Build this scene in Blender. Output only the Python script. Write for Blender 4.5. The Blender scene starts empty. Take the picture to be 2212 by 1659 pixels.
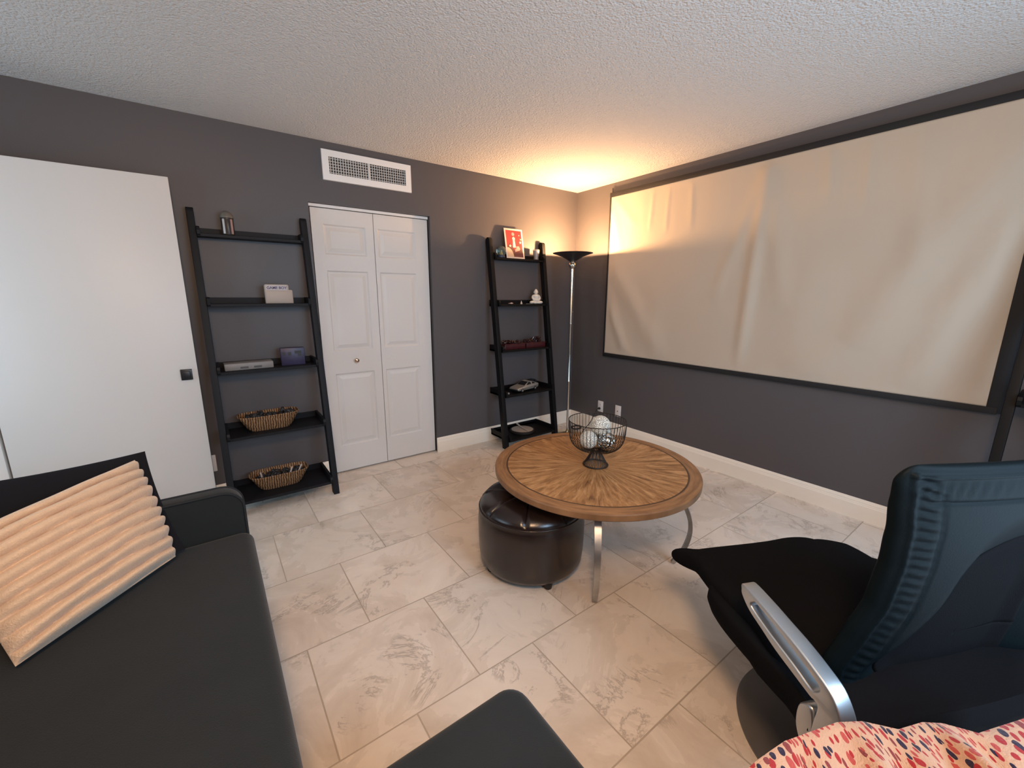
import bpy, bmesh, math, random
from math import sin, cos, pi, radians, sqrt, atan2
from mathutils import Vector, Matrix, noise
random.seed(7)
S = bpy.context.scene
COL = S.collection

# ------------------------------------------------------------------ camera, world, lights, exposure
cam_d = bpy.data.cameras.new('camera')
cam = bpy.data.objects.new('camera', cam_d); COL.objects.link(cam)
cam_d.sensor_fit = 'HORIZONTAL'; cam_d.sensor_width = 36.0
cam_d.lens = 895.5 / 2212 * 36.0
cam_d.clip_start = 0.02
_yaw, _pit, _rol = radians(53.7766), radians(11.9081), radians(0.1494)
_d = Vector((cos(_pit)*cos(_yaw), cos(_pit)*sin(_yaw), -sin(_pit)))
_r0 = Vector((sin(_yaw), -cos(_yaw), 0)); _u0 = _r0.cross(_d)
_r = _r0*cos(_rol) + _u0*sin(_rol); _u = _u0*cos(_rol) - _r0*sin(_rol)
M = Matrix((_r, _u, -_d)).transposed().to_4x4()
M.translation = Vector((-3.2428, -3.2960, 1.3961))
cam.matrix_world = M
S.camera = cam

S.view_settings.view_transform = 'Standard'
S.view_settings.look = 'None'
S.view_settings.gamma = 1.0
S.view_settings.use_curve_mapping = False
S.view_settings.exposure = 0.30

w = bpy.data.worlds.new('world'); S.world = w; w.use_nodes = True
w.node_tree.nodes['Background'].inputs[0].default_value = (0.62, 0.78, 1.0, 1)
w.node_tree.nodes['Background'].inputs[1].default_value = 0.6

def area(name, loc, rot, sx, sy, power, color, spread=180):
    l = bpy.data.lights.new(name, 'AREA'); l.shape = 'RECTANGLE'; l.size = sx; l.size_y = sy
    l.energy = power; l.color = color; l.spread = radians(spread)
    o = bpy.data.objects.new(name, l); COL.objects.link(o); o.location = loc; o.rotation_euler = rot
    return o
# daylight outside the two windows behind the camera
area('ground_daylight', (-1.8, -4.60, 0.95), (radians(128), 0, radians(-4)), 2.1, 1.7, 26, (0.58, 0.80, 1.0), 120)
area('sky_daylight', (-1.8, -4.75, 2.15), (radians(58), 0, 0), 1.9, 1.2, 42, (0.50, 0.74, 1.0), 110)
area('window_daylight', (-5.25, -1.15, 1.30), (radians(90), 0, radians(-90)), 1.5, 1.5, 20, (0.62, 0.84, 1.0))
LAMP_POWER = 70
LAMP_COLOR = (1.0, 0.56, 0.26)
FILL_POWER = 80  # power of the added warm fill lamp behind the camera

# ------------------------------------------------------------------ material helpers
def srgb(r, g, b):
    f = lambda c: (c/255/12.92) if c/255 <= 0.04045 else ((c/255+0.055)/1.055)**2.4
    return (f(r), f(g), f(b), 1)

def mat(name, color, rough=0.5, metal=0.0, bump=None, var=None, spec=0.5, sheen=0.0, coat=0.0, trans=0.0, ior=1.45):
    """bump=(scale, strength, distance); var=(scale, amount)"""
    m = bpy.data.materials.new(name); m.use_nodes = True
    nt = m.node_tree; b = nt.nodes['Principled BSDF']
    if len(color) == 3: color = (*color, 1)
    b.inputs['Base Color'].default_value = color
    b.inputs['Roughness'].default_value = rough
    b.inputs['Metallic'].default_value = metal
    b.inputs['Specular IOR Level'].default_value = spec
    b.inputs['IOR'].default_value = ior
    if sheen: b.inputs['Sheen Weight'].default_value = sheen; b.inputs['Sheen Roughness'].default_value = 0.5
    if coat: b.inputs['Coat Weight'].default_value = coat; b.inputs['Coat Roughness'].default_value = 0.15
    if trans: b.inputs['Transmission Weight'].default_value = trans
    tc = nt.nodes.new('ShaderNodeTexCoord')
    if var:
        n = nt.nodes.new('ShaderNodeTexNoise'); n.inputs['Scale'].default_value = var[0]; n.inputs['Detail'].default_value = 6
        nt.links.new(tc.outputs['Object'], n.inputs['Vector'])
        mx = nt.nodes.new('ShaderNodeMix'); mx.data_type = 'RGBA'
        a = var[1]
        mx.inputs[6].default_value = tuple(c*(1-a) for c in color[:3])+(1,)
        mx.inputs[7].default_value = tuple(min(1, c*(1+a)) for c in color[:3])+(1,)
        nt.links.new(n.outputs['Fac'], mx.inputs[0]); nt.links.new(mx.outputs[2], b.inputs['Base Color'])
    if bump:
        n = nt.nodes.new('ShaderNodeTexNoise'); n.inputs['Scale'].default_value = bump[0]; n.inputs['Detail'].default_value = 4
        nt.links.new(tc.outputs['Object'], n.inputs['Vector'])
        bp = nt.nodes.new('ShaderNodeBump'); bp.inputs['Strength'].default_value = bump[1]
        bp.inputs['Distance'].default_value = bump[2] if len(bump) > 2 else 0.01
        nt.links.new(n.outputs['Fac'], bp.inputs['Height']); nt.links.new(bp.outputs['Normal'], b.inputs['Normal'])
    return m

def nodes(m): return m.node_tree, m.node_tree.nodes, m.node_tree.links
def math_(nt, op, a, b=None, c=None):
    n = nt.nodes.new('ShaderNodeMath'); n.operation = op
    for i, v in enumerate((a, b, c)):
        if v is None: continue
        if isinstance(v, (int, float)): n.inputs[i].default_value = v
        else: nt.links.new(v, n.inputs[i])
    return n.outputs[0]
def mixc(nt, fac, a, b):
    n = nt.nodes.new('ShaderNodeMix'); n.data_type = 'RGBA'
    for s, v in ((0, fac), (6, a), (7, b)):
        if isinstance(v, (int, float, tuple)): n.inputs[s].default_value = v
        else: nt.links.new(v, n.inputs[s])
    return n.outputs[2]
def ramp(nt, fac, stops):
    n = nt.nodes.new('ShaderNodeValToRGB'); e = n.color_ramp.elements
    while len(e) < len(stops): e.new(0.5)
    for i, (p, c) in enumerate(stops): e[i].position = p; e[i].color = c
    nt.links.new(fac, n.inputs[0]); return n.outputs[0]

# wall paint
M_wall = mat('wall paint', (0.092, 0.083, 0.086), 0.46, bump=(160, 0.25, 0.002), spec=0.35)
M_white = mat('white trim paint', (0.80, 0.78, 0.76), 0.38, bump=(60, 0.08, 0.002))
M_door = mat('white door paint', (0.66, 0.63, 0.60), 0.42, bump=(45, 0.25, 0.002))
M_trim = mat('cream baseboard paint', (0.86, 0.78, 0.67), 0.38, bump=(60, 0.08, 0.002))
M_outlet = mat('outlet plastic', (0.72, 0.68, 0.66), 0.35)
M_slot = mat('dark slot', (0.02, 0.02, 0.02), 0.5)

# ceiling: textured plaster
M_ceil = mat('ceiling plaster', (0.66, 0.64, 0.625), 0.85)
nt, N, L = nodes(M_ceil)
tc = N.new('ShaderNodeTexCoord')
v1 = N.new('ShaderNodeTexVoronoi'); v1.inputs['Scale'].default_value = 110; L.new(tc.outputs['Object'], v1.inputs['Vector'])
n1 = N.new('ShaderNodeTexNoise'); n1.inputs['Scale'].default_value = 85; n1.inputs['Detail'].default_value = 5; L.new(tc.outputs['Object'], n1.inputs['Vector'])
h = math_(nt, 'ADD', math_(nt, 'MULTIPLY', n1.outputs['Fac'], 1.6), math_(nt, 'MULTIPLY', v1.outputs['Distance'], -0.6))
b1 = N.new('ShaderNodeBump'); b1.inputs['Strength'].default_value = 0.9; b1.inputs['Distance'].default_value = 0.007
L.new(h, b1.inputs['Height']); L.new(b1.outputs[0], N['Principled BSDF'].inputs['Normal'])

# floor: running-bond 50 cm stone tiles
M_floor = mat('stone tile', (0.55, 0.5, 0.45), 0.3)
nt, N, L = nodes(M_floor); P = N['Principled BSDF']
tc = N.new('ShaderNodeTexCoord')
mp = N.new('ShaderNodeMapping'); L.new(tc.outputs['Object'], mp.inputs['Vector'])
mp.inputs['Location'].default_value = (2.062 + 0.2525 + 0.505*20, 2.175 + 0.505*20, 0)
br = N.new('ShaderNodeTexBrick'); L.new(mp.outputs[0], br.inputs['Vector'])
br.offset = 0.5; br.offset_frequency = 2; br.squash = 1.0
br.inputs['Color1'].default_value = (0, 0, 0, 1); br.inputs['Color2'].default_value = (1, 1, 1, 1); br.inputs['Mortar'].default_value = (0.5, 0.5, 0.5, 1)
br.inputs['Scale'].default_value = 1; br.inputs['Mortar Size'].default_value = 0.0028; br.inputs['Mortar Smooth'].default_value = 0.2
br.inputs['Brick Width'].default_value = 0.505; br.inputs['Row Height'].default_value = 0.505; br.inputs['Bias'].default_value = 0
# per tile offset of the veins
vm = N.new('ShaderNodeVectorMath'); vm.operation = 'MULTIPLY_ADD'
L.new(br.outputs['Color'], vm.inputs[0]); vm.inputs[1].default_value = (7, 11, 5); L.new(tc.outputs['Object'], vm.inputs[2])
na = N.new('ShaderNodeTexNoise'); na.inputs['Scale'].default_value = 3.0; na.inputs['Detail'].default_value = 8; na.inputs['Roughness'].default_value = 0.62; na.inputs['Distortion'].default_value = 0.8
L.new(vm.outputs[0], na.inputs['Vector'])
nb = N.new('ShaderNodeTexNoise'); nb.inputs['Scale'].default_value = 2.3; nb.inputs['Detail'].default_value = 10; nb.inputs['Roughness'].default_value = 0.7; nb.inputs['Distortion'].default_value = 1.6
L.new(vm.outputs[0], nb.inputs['Vector'])
base = ramp(nt, na.outputs['Fac'], [(0.28, (0.57, 0.485, 0.40, 1)), (0.5, (0.70, 0.615, 0.53, 1)), (0.72, (0.78, 0.705, 0.62, 1))])
vein = math_(nt, 'SUBTRACT', 1.0, math_(nt, 'MINIMUM', math_(nt, 'MULTIPLY', math_(nt, 'ABSOLUTE', math_(nt, 'SUBTRACT', nb.outputs['Fac'], 0.5)), 45.0), 1.0))
nc = N.new('ShaderNodeTexNoise'); nc.inputs['Scale'].default_value = 3.4; L.new(vm.outputs[0], nc.inputs['Vector'])
msk = math_(nt, 'MULTIPLY', vein, math_(nt, 'MINIMUM', math_(nt, 'MAXIMUM', math_(nt, 'MULTIPLY', math_(nt, 'SUBTRACT', nc.outputs['Fac'], 0.53), 9.0), 0.0), 0.6))
c2 = mixc(nt, msk, base, (0.27, 0.22, 0.18, 1))
tint = math_(nt, 'MULTIPLY', math_(nt, 'SUBTRACT', br.outputs['Color'], 0.5), 0.10)
hsv = N.new('ShaderNodeHueSaturation'); L.new(c2, hsv.inputs['Color']); L.new(math_(nt, 'ADD', tint, 1.0), hsv.inputs['Value'])
c3 = mixc(nt, br.outputs['Fac'], hsv.outputs[0], (0.43, 0.355, 0.28, 1))
L.new(c3, P.inputs['Base Color'])
L.new(math_(nt, 'ADD', math_(nt, 'MULTIPLY', na.outputs['Fac'], 0.15), math_(nt, 'MULTIPLY_ADD', br.outputs['Fac'], 0.4, 0.20)), P.inputs['Roughness'])
bm_ = N.new('ShaderNodeBump'); bm_.inputs['Strength'].default_value = 0.5; bm_.inputs['Distance'].default_value = 0.002
L.new(math_(nt, 'SUBTRACT', math_(nt, 'MULTIPLY', na.outputs['Fac'], 0.35), br.outputs['Fac']), bm_.inputs['Height']); L.new(bm_.outputs[0], P.inputs['Normal'])

# furniture materials
M_black_wood = mat('black stained wood', (0.007, 0.007, 0.009), 0.55, bump=(30, 0.1, 0.002), spec=0.25)
M_espresso = mat('espresso wood', (0.005, 0.004, 0.004), 0.50, bump=(30, 0.1, 0.002), spec=0.22)
M_sofa = mat('charcoal sofa fabric', (0.015, 0.0185, 0.020), 0.9, bump=(420, 0.5, 0.002), var=(9, 0.18), spec=0.25, sheen=0.12)
M_sofa_pipe = mat('sofa piping', (0.012, 0.015, 0.018), 0.8)
M_blackcloth = mat('black pillow cloth', (0.008, 0.008, 0.011), 0.9, bump=(300, 0.4, 0.002), sheen=0.05, spec=0.2)
M_beige = mat('beige plush', (0.72, 0.52, 0.35), 0.95, bump=(190, 0.8, 0.004), var=(25, 0.10), spec=0.1, sheen=0.4)
M_leather = mat('black leather', (0.0035, 0.007, 0.009), 0.52, bump=(220, 0.3, 0.0012), spec=0.08)
M_chaircloth = mat('black chair cloth', (0.006, 0.006, 0.007), 0.95, bump=(380, 0.5, 0.002), spec=0.06)
M_alu = mat('brushed aluminium', (0.55, 0.57, 0.59), 0.36, metal=1.0, bump=(250, 0.06, 0.001))
M_base = mat('chair base laminate', (0.10, 0.092, 0.088), 0.35, spec=0.4)
M_brown = mat('brown leather', (0.014, 0.0075, 0.0062), 0.27, bump=(170, 0.2, 0.001), spec=0.75)
M_darkfoot = mat('dark foot', (0.01, 0.008, 0.008), 0.5)
M_wire = mat('dark wire', (0.022, 0.015, 0.012), 0.5, metal=0.3)
M_steel = mat('galvanised steel', (0.42, 0.42, 0.42), 0.38, metal=1.0, var=(22, 0.35), bump=(40, 0.2, 0.002))
M_nickel = mat('polished nickel', (0.62, 0.58, 0.52), 0.16, metal=1.0)
M_bronze = mat('dark bronze shade', (0.05, 0.042, 0.040), 0.38, metal=0.5)
M_shade_in = mat('white shade lining', (0.85, 0.80, 0.70), 0.5)
M_screen = mat('projection fabric', (0.52, 0.445, 0.36), 0.9, bump=(500, 0.15, 0.001), spec=0.1)
M_screenblk = mat('screen border', (0.010, 0.009, 0.010), 0.7)
M_plasticblk = mat('black plastic', (0.012, 0.012, 0.014), 0.4)

# radial wood
M_table = mat('sunburst wood', (0.3, 0.16, 0.08), 0.42)
nt, N, L = nodes(M_table); P = N['Principled BSDF']
tc = N.new('ShaderNodeTexCoord'); sp = N.new('ShaderNodeSeparateXYZ'); L.new(tc.outputs['Object'], sp.inputs[0])
ang = math_(nt, 'ARCTAN2', sp.outputs[1], sp.outputs[0])
rad = math_(nt, 'SQRT', math_(nt, 'ADD', math_(nt, 'POWER', sp.outputs[0], 2.0), math_(nt, 'POWER', sp.outputs[1], 2.0)))
sec = math_(nt, 'FLOOR', math_(nt, 'MULTIPLY', ang, 24/(2*pi)))
wn = N.new('ShaderNodeTexWhiteNoise'); wn.noise_dimensions = '1D'; L.new(sec, wn.inputs['W'])
cb = N.new('ShaderNodeCombineXYZ'); L.new(math_(nt, 'MULTIPLY', rad, 5.0), cb.inputs[0]); L.new(math_(nt, 'MULTIPLY', ang, 9.0), cb.inputs[1]); L.new(math_(nt, 'MULTIPLY', wn.outputs['Value'], 1.2), cb.inputs[2])
ng = N.new('ShaderNodeTexNoise'); ng.inputs['Scale'].default_value = 1.6; ng.inputs['Detail'].default_value = 8; ng.inputs['Roughness'].default_value = 0.65; ng.inputs['Distortion'].default_value = 0.5; L.new(cb.outputs[0], ng.inputs['Vector'])
inner = ramp(nt, ng.outputs['Fac'], [(0.30, (0.13, 0.055, 0.020, 1)), (0.47, (0.29, 0.14, 0.052, 1)), (0.66, (0.46, 0.26, 0.115, 1))])
cb2 = N.new('ShaderNodeCombineXYZ'); L.new(math_(nt, 'MULTIPLY', rad, 40.0), cb2.inputs[0]); L.new(math_(nt, 'MULTIPLY', ang, 2.5), cb2.inputs[1])
ng2 = N.new('ShaderNodeTexNoise'); ng2.inputs['Scale'].default_value = 1.5; ng2.inputs['Detail'].default_value = 6; L.new(cb2.outputs[0], ng2.inputs['Vector'])
outer = ramp(nt, ng2.outputs['Fac'], [(0.3, (0.15, 0.07, 0.030, 1)), (0.7, (0.33, 0.17, 0.075, 1))])
isout = math_(nt, 'GREATER_THAN', rad, 0.476)
cc = mixc(nt, isout, inner, outer)
groove = math_(nt, 'LESS_THAN', math_(nt, 'ABSOLUTE', math_(nt, 'SUBTRACT', rad, 0.476)), 0.0045)
cc = mixc(nt, groove, cc, (0.07, 0.035, 0.018, 1))
L.new(cc, P.inputs['Base Color'])
bm_ = N.new('ShaderNodeBump'); bm_.inputs['Strength'].default_value = 0.35; bm_.inputs['Distance'].default_value = 0.002
L.new(math_(nt, 'SUBTRACT', ng.outputs['Fac'], groove), bm_.inputs['Height']); L.new(bm_.outputs[0], P.inputs['Normal'])

# woven basket
M_basket = mat('woven rattan', (0.30, 0.17, 0.08), 0.7)
nt, N, L = nodes(M_basket); P = N['Principled BSDF']
tc = N.new('ShaderNodeTexCoord')
wv = N.new('ShaderNodeTexWave'); wv.wave_type = 'BANDS'; wv.bands_direction = 'X'; wv.inputs['Scale'].default_value = 22; wv.inputs['Distortion'].default_value = 3.5; wv.inputs['Detail'].default_value = 3; wv.inputs['Detail Scale'].default_value = 2.0
L.new(tc.outputs['Object'], wv.inputs['Vector'])
nn = N.new('ShaderNodeTexNoise'); nn.inputs['Scale'].default_value = 40; L.new(tc.outputs['Object'], nn.inputs['Vector'])
fac = math_(nt, 'MULTIPLY', wv.outputs['Fac'], math_(nt, 'ADD', nn.outputs['Fac'], 0.45))
L.new(ramp(nt, fac, [(0.1, (0.075, 0.033, 0.014, 1)), (0.5, (0.25, 0.125, 0.052, 1)), (0.95, (0.40, 0.23, 0.115, 1))]), P.inputs['Base Color'])
bm_ = N.new('ShaderNodeBump'); bm_.inputs['Distance'].default_value = 0.005; L.new(fac, bm_.inputs['Height']); L.new(bm_.outputs[0], P.inputs['Normal'])

# spotted blanket
M_blanket = mat('spotted fleece', (0.7, 0.45, 0.34), 0.95, sheen=0.3, spec=0.1)
nt, N, L = nodes(M_blanket); P = N['Principled BSDF']
tc = N.new('ShaderNodeTexCoord'); mp = N.new('ShaderNodeMapping'); L.new(tc.outputs['UV'], mp.inputs['Vector'])
mp.inputs['Scale'].default_value = (1.0, 0.62, 1.0)
nd = N.new('ShaderNodeTexNoise'); nd.inputs['Scale'].default_value = 30; L.new(mp.outputs[0], nd.inputs['Vector'])
vm = N.new('ShaderNodeVectorMath'); vm.operation = 'MULTIPLY_ADD'; L.new(nd.outputs['Color'], vm.inputs[0]); vm.inputs[1].default_value = (0.012, 0.012, 0); L.new(mp.outputs[0], vm.inputs[2])
vo = N.new('ShaderNodeTexVoronoi'); vo.voronoi_dimensions = '2D'; vo.inputs['Scale'].default_value = 72; vo.inputs['Randomness'].default_value = 0.85; L.new(vm.outputs[0], vo.inputs['Vector'])
sc = N.new('ShaderNodeSeparateColor'); L.new(vo.outputs['Color'], sc.inputs[0])
rsp = math_(nt, 'MULTIPLY_ADD', sc.outputs[0], 0.26, 0.20)
spot = math_(nt, 'LESS_THAN', vo.outputs['Distance'], rsp)
pick = ramp(nt, sc.outputs[1], [(0.0, (0.30, 0.02, 0.022, 1)), (0.40, (0.36, 0.06, 0.05, 1)), (0.62, (0.18, 0.035, 0.035, 1)), (0.74, (0.022, 0.015, 0.035, 1))])
for nd_ in N:
    if nd_.type == 'VALTORGB': nd_.color_ramp.interpolation = 'CONSTANT'
L.new(mixc(nt, spot, (0.47, 0.285, 0.185, 1), pick), P.inputs['Base Color'])
nf = N.new('ShaderNodeTexNoise'); nf.inputs['Scale'].default_value = 260; L.new(tc.outputs['UV'], nf.inputs['Vector'])
bm_ = N.new('ShaderNodeBump'); bm_.inputs['Distance'].default_value = 0.003; bm_.inputs['Strength'].default_value = 0.6; L.new(nf.outputs['Fac'], bm_.inputs['Height']); L.new(bm_.outputs[0], P.inputs['Normal'])

# mosaic / dimpled balls
def ball_mat(name, c1, c2, metal, scale, rough):
    m = mat(name, c1, rough, metal=metal); nt, N, L = nodes(m); P = N['Principled BSDF']
    tc = N.new('ShaderNodeTexCoord'); v = N.new('ShaderNodeTexVoronoi'); v.feature = 'DISTANCE_TO_EDGE'; v.inputs['Scale'].default_value = scale; L.new(tc.outputs['Object'], v.inputs['Vector'])
    f = math_(nt, 'MINIMUM', math_(nt, 'MULTIPLY', v.outputs['Distance'], 7.0), 1.0)
    L.new(mixc(nt, f, c2, c1), P.inputs['Base Color'])
    b = N.new('ShaderNodeBump'); b.inputs['Distance'].default_value = 0.004; L.new(f, b.inputs['Height']); L.new(b.outputs[0], P.inputs['Normal'])
    return m
M_ballcream = ball_mat('cream textured ball', (0.86, 0.83, 0.74, 1), (0.50, 0.46, 0.37, 1), 0, 110, 0.6)
M_ballsilver = ball_mat('mirror mosaic ball', (0.80, 0.80, 0.78, 1), (0.10, 0.09, 0.07, 1), 1.0, 42, 0.12)

# ------------------------------------------------------------------ geometry helpers
def link(name, me, material=None, parent=None, loc=None, rot=None, smooth=None):
    if me.materials.find('x') < 0 and material is not None and len(me.materials) == 0: me.materials.append(material)
    o = bpy.data.objects.new(name, me); COL.objects.link(o)
    if parent is not None: o.parent = parent
    if loc is not None: o.location = loc
    if rot is not None: o.rotation_euler = rot
    if smooth is not None:
        for p in me.polygons: p.use_smooth = True
        me.set_sharp_from_angle(angle=radians(smooth))
    return o

def fin(bm, name, material, parent=None, loc=None, rot=None, smooth=35, recalc=True):
    if recalc: bmesh.ops.recalc_face_normals(bm, faces=bm.faces)
    me = bpy.data.meshes.new(name); bm.to_mesh(me); bm.free()
    return link(name, me, material, parent, loc, rot, smooth)

def thing(name, label, cat, loc=(0, 0, 0), rotz=0, group=None):
    o = bpy.data.objects.new(name, None); COL.objects.link(o); o.empty_display_size = 0.1
    o.location = loc; o.rotation_euler = (0, 0, rotz); o['label'] = label; o['category'] = cat
    if group: o['group'] = group
    return o
def tag(o, label, cat, group=None):
    o['label'] = label; o['category'] = cat
    if group: o['group'] = group
    return o
def struct(o, label=None):
    o['kind'] = 'structure'
    if label: o['label'] = label
    return o
def lab(o, label): o['label'] = label; return o

def add_box(bm, x0, x1, y0, y1, z0, z1, bev=0, seg=2, mtx=None):
    vs = [bm.verts.new((x, y, z)) for x in (x0, x1) for y in (y0, y1) for z in (z0, z1)]
    idx = [(0, 1, 3, 2), (4, 6, 7, 5), (0, 4, 5, 1), (2, 3, 7, 6), (0, 2, 6, 4), (1, 5, 7, 3)]
    fs = [bm.faces.new([vs[i] for i in f]) for f in idx]
    if bev:
        es = list({e for f in fs for e in f.edges})
        r = bmesh.ops.bevel(bm, geom=es, offset=bev, segments=seg, affect='EDGES', profile=0.5)
        if mtx:
            vv = {v for f in r['faces'] for v in f.verts} | {v for v in vs if v.is_valid}
            bmesh.ops.transform(bm, matrix=mtx, verts=list(vv))
    elif mtx: bmesh.ops.transform(bm, matrix=mtx, verts=vs)
def box(name, x0, x1, y0, y1, z0, z1, m, parent=None, bev=0, seg=2, loc=None, rot=None):
    bm = bmesh.new(); add_box(bm, x0, x1, y0, y1, z0, z1, bev, seg); return fin(bm, name, m, parent, loc, rot)

def add_lathe(bm, prof, n=32, cx=0, cy=0, cap0=True, cap1=True, mtx=None):
    rings = []
    for r, z in prof:
        rings.append([bm.verts.new((cx+r*cos(2*pi*i/n), cy+r*sin(2*pi*i/n), z)) for i in range(n)])
    for a, b in zip(rings, rings[1:]):
        for i in range(n): bm.faces.new((a[i], a[(i+1) % n], b[(i+1) % n], b[i]))
    if cap0: bm.faces.new(rings[0][::-1])
    if cap1: bm.faces.new(rings[-1])
    if mtx: bmesh.ops.transform(bm, matrix=mtx, verts=[v for r in rings for v in r])
def lathe(name, prof, m, parent=None, n=32, loc=None, rot=None, cap0=True, cap1=True, smooth=35):
    bm = bmesh.new(); add_lathe(bm, prof, n, 0, 0, cap0, cap1); return fin(bm, name, m, parent, loc, rot, smooth)

def add_tube(bm, pts, r, n=8, closed=False):
    pts = [Vector(p) for p in pts]; k = len(pts); rings = []
    up = None
    for i in range(k):
        if closed: t = (pts[(i+1) % k]-pts[i-1])
        else: t = pts[min(i+1, k-1)]-pts[max(i-1, 0)]
        t.normalize()
        if up is None:
            up = Vector((0, 0, 1)) if abs(t.z) < 0.9 else Vector((1, 0, 0))
        a = t.cross(up)
        if a.length < 1e-6: a = t.cross(Vector((0.3, 0.9, 0.1)))
        a.normalize(); b = a.cross(t).normalized(); up = b
        rr = r[i] if isinstance(r, (list, tuple)) else r
        rings.append([bm.verts.new(pts[i]+a*rr*cos(2*pi*j/n)+b*rr*sin(2*pi*j/n)) for j in range(n)])
    rng = range(k) if closed else range(k-1)
    for i in rng:
        A, B = rings[i], rings[(i+1) % k]
        for j in range(n): bm.faces.new((A[j], A[(j+1) % n], B[(j+1) % n], B[j]))
    if not closed: bm.faces.new(rings[0][::-1]); bm.faces.new(rings[-1])
def tube(name, pts, r, m, parent=None, n=8, closed=False, **k):
    bm = bmesh.new(); add_tube(bm, pts, r, n, closed); return fin(bm, name, m, parent, smooth=50, **k)

def add_sphere(bm, c, r, sx=1, sy=1, sz=1, u=20, v=12):
    res = bmesh.ops.create_uvsphere(bm, u_segments=u, v_segments=v, radius=r)
    bmesh.ops.transform(bm, matrix=Matrix.Translation(c) @ Matrix.Diagonal((sx, sy, sz, 1)), verts=res['verts'])
def sphere(name, c, r, m, parent=None, sx=1, sy=1, sz=1, u=32, v=20):
    bm = bmesh.new(); add_sphere(bm, (0, 0, 0), r, sx, sy, sz, u, v); return fin(bm, name, m, parent, loc=c, smooth=60)

def grid_surf(name, fn, nu, nv, m, parent=None, uv=False, thick=0, smooth=60, closed_u=False, loc=None, rot=None):
    """fn(u,v) u,v in 0..1"""
    bm = bmesh.new(); uvl = bm.loops.layers.uv.new('uv') if uv else None
    g = [[bm.verts.new(fn(i/(nu-1), j/(nv-1))) for j in range(nv)] for i in range(nu)]
    for i in range(nu-1):
        for j in range(nv-1):
            f = bm.faces.new((g[i][j], g[i+1][j], g[i+1][j+1], g[i][j+1]))
            if uv:
                for lp, (a, b) in zip(f.loops, ((i, j), (i+1, j), (i+1, j+1), (i, j+1))): lp[uvl].uv = uv(a/(nu-1), b/(nv-1))
    o = fin(bm, name, m, parent, loc, rot, smooth, recalc=not uv)
    if thick:
        s = o.modifiers.new('thickness', 'SOLIDIFY'); s.thickness = thick; s.offset = -1
    return o

def cushion(name, fn, m, parent=None, nu=40, nv=40, prof=None, loc=None, rot=None, disp=None, fs=1.0, bs=1.0):
    """closed pillow-like solid. fn(u,v)->(point on mid surface, normal*half thickness) for u,v in -1..1"""
    bm = bmesh.new()
    def s(t): return sin(t*pi/2)
    U = [s(-1+2*i/(nu-1)) for i in range(nu)]; V = [s(-1+2*j/(nv-1)) for j in range(nv)]
    def pr(u, v):
        return max(0.0, (1-abs(u)**prof[0]))**prof[1] * max(0.0, (1-abs(v)**prof[0]))**prof[1]
    sides = []
    for sg in (1, -1):
        g = []
        for i, u in enumerate(U):
            row = []
            for j, v in enumerate(V):
                edge = i in (0, nu-1) or j in (0, nv-1)
                if edge and sg == -1: row.append(sides[0][i][j]); continue
                p, n = fn(u, v); q = Vector(p)+Vector(n)*pr(u, v)*(fs if sg > 0 else -bs)
                if disp: q = disp(q, u, v, sg, Vector(n))
                row.append(bm.verts.new(q))
            g.append(row)
        sides.append(g)
    for k, g in enumerate(sides):
        for i in range(nu-1):
            for j in range(nv-1):
                q = (g[i][j], g[i+1][j], g[i+1][j+1], g[i][j+1])
                bm.faces.new(q if k == 0 else q[::-1])
    return fin(bm, name, m, parent, loc, rot, 60)

def poly_extrude(name, loops, depth, m, parent=None, mtx=None, bevel=0.0, seg=3, smooth=35, res=1):
    """2D outline(s) in local XY extruded along Z (centred), with a rounded edge; mtx places it"""
    cu = bpy.data.curves.new(name, 'CURVE'); cu.dimensions = '2D'; cu.fill_mode = 'BOTH'
    for lp in loops:
        sp = cu.splines.new('POLY'); sp.points.add(len(lp)-1); sp.use_cyclic_u = True
        for p, q in zip(sp.points, lp): p.co = (q[0], q[1], 0, 1)
    cu.extrude = max(0.0, depth/2-bevel); cu.bevel_depth = bevel; cu.bevel_resolution = seg; cu.offset = -bevel
    t = bpy.data.objects.new('tmp', cu); COL.objects.link(t)
    dg = bpy.context.evaluated_depsgraph_get(); me = bpy.data.meshes.new_from_object(t.evaluated_get(dg), depsgraph=dg)
    bpy.data.objects.remove(t); bpy.data.curves.remove(cu)
    bm = bmesh.new(); bm.from_mesh(me); bpy.data.meshes.remove(me)
    bmesh.ops.remove_doubles(bm, verts=bm.verts, dist=1e-5)
    if mtx: bmesh.ops.transform(bm, matrix=mtx, verts=bm.verts)
    return fin(bm, name, m, parent, smooth=smooth)

def smooth_loop(pts, n=6, closed=True):
    k = len(pts); out = []
    for i in range(k if closed else k-1):
        p0, p1, p2, p3 = (pts[(i-1) % k], pts[i], pts[(i+1) % k], pts[(i+2) % k]) if closed else (pts[max(i-1, 0)], pts[i], pts[i+1], pts[min(i+2, k-1)])
        for j in range(n):
            t = j/n
            out.append(tuple(0.5*((2*b)+(-a+c)*t+(2*a-5*b+4*c-d)*t*t+(-a+3*b-3*c+d)*t**3) for a, b, c, d in zip(p0, p1, p2, p3)))
    if not closed: out.append(tuple(pts[-1]))
    return out

def text_mesh(name, body, size, m, parent, mtx, bold=0.0, depth=0.0004):
    cu = bpy.data.curves.new(name, 'FONT'); cu.body = body; cu.size = size; cu.extrude = depth; cu.offset = bold
    cu.align_x = 'LEFT'
    t = bpy.data.objects.new('tmp', cu); COL.objects.link(t)
    dg = bpy.context.evaluated_depsgraph_get(); me = bpy.data.meshes.new_from_object(t.evaluated_get(dg), depsgraph=dg)
    bpy.data.objects.remove(t); bpy.data.curves.remove(cu)
    me.transform(mtx); return link(name, me, m, parent)

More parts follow.
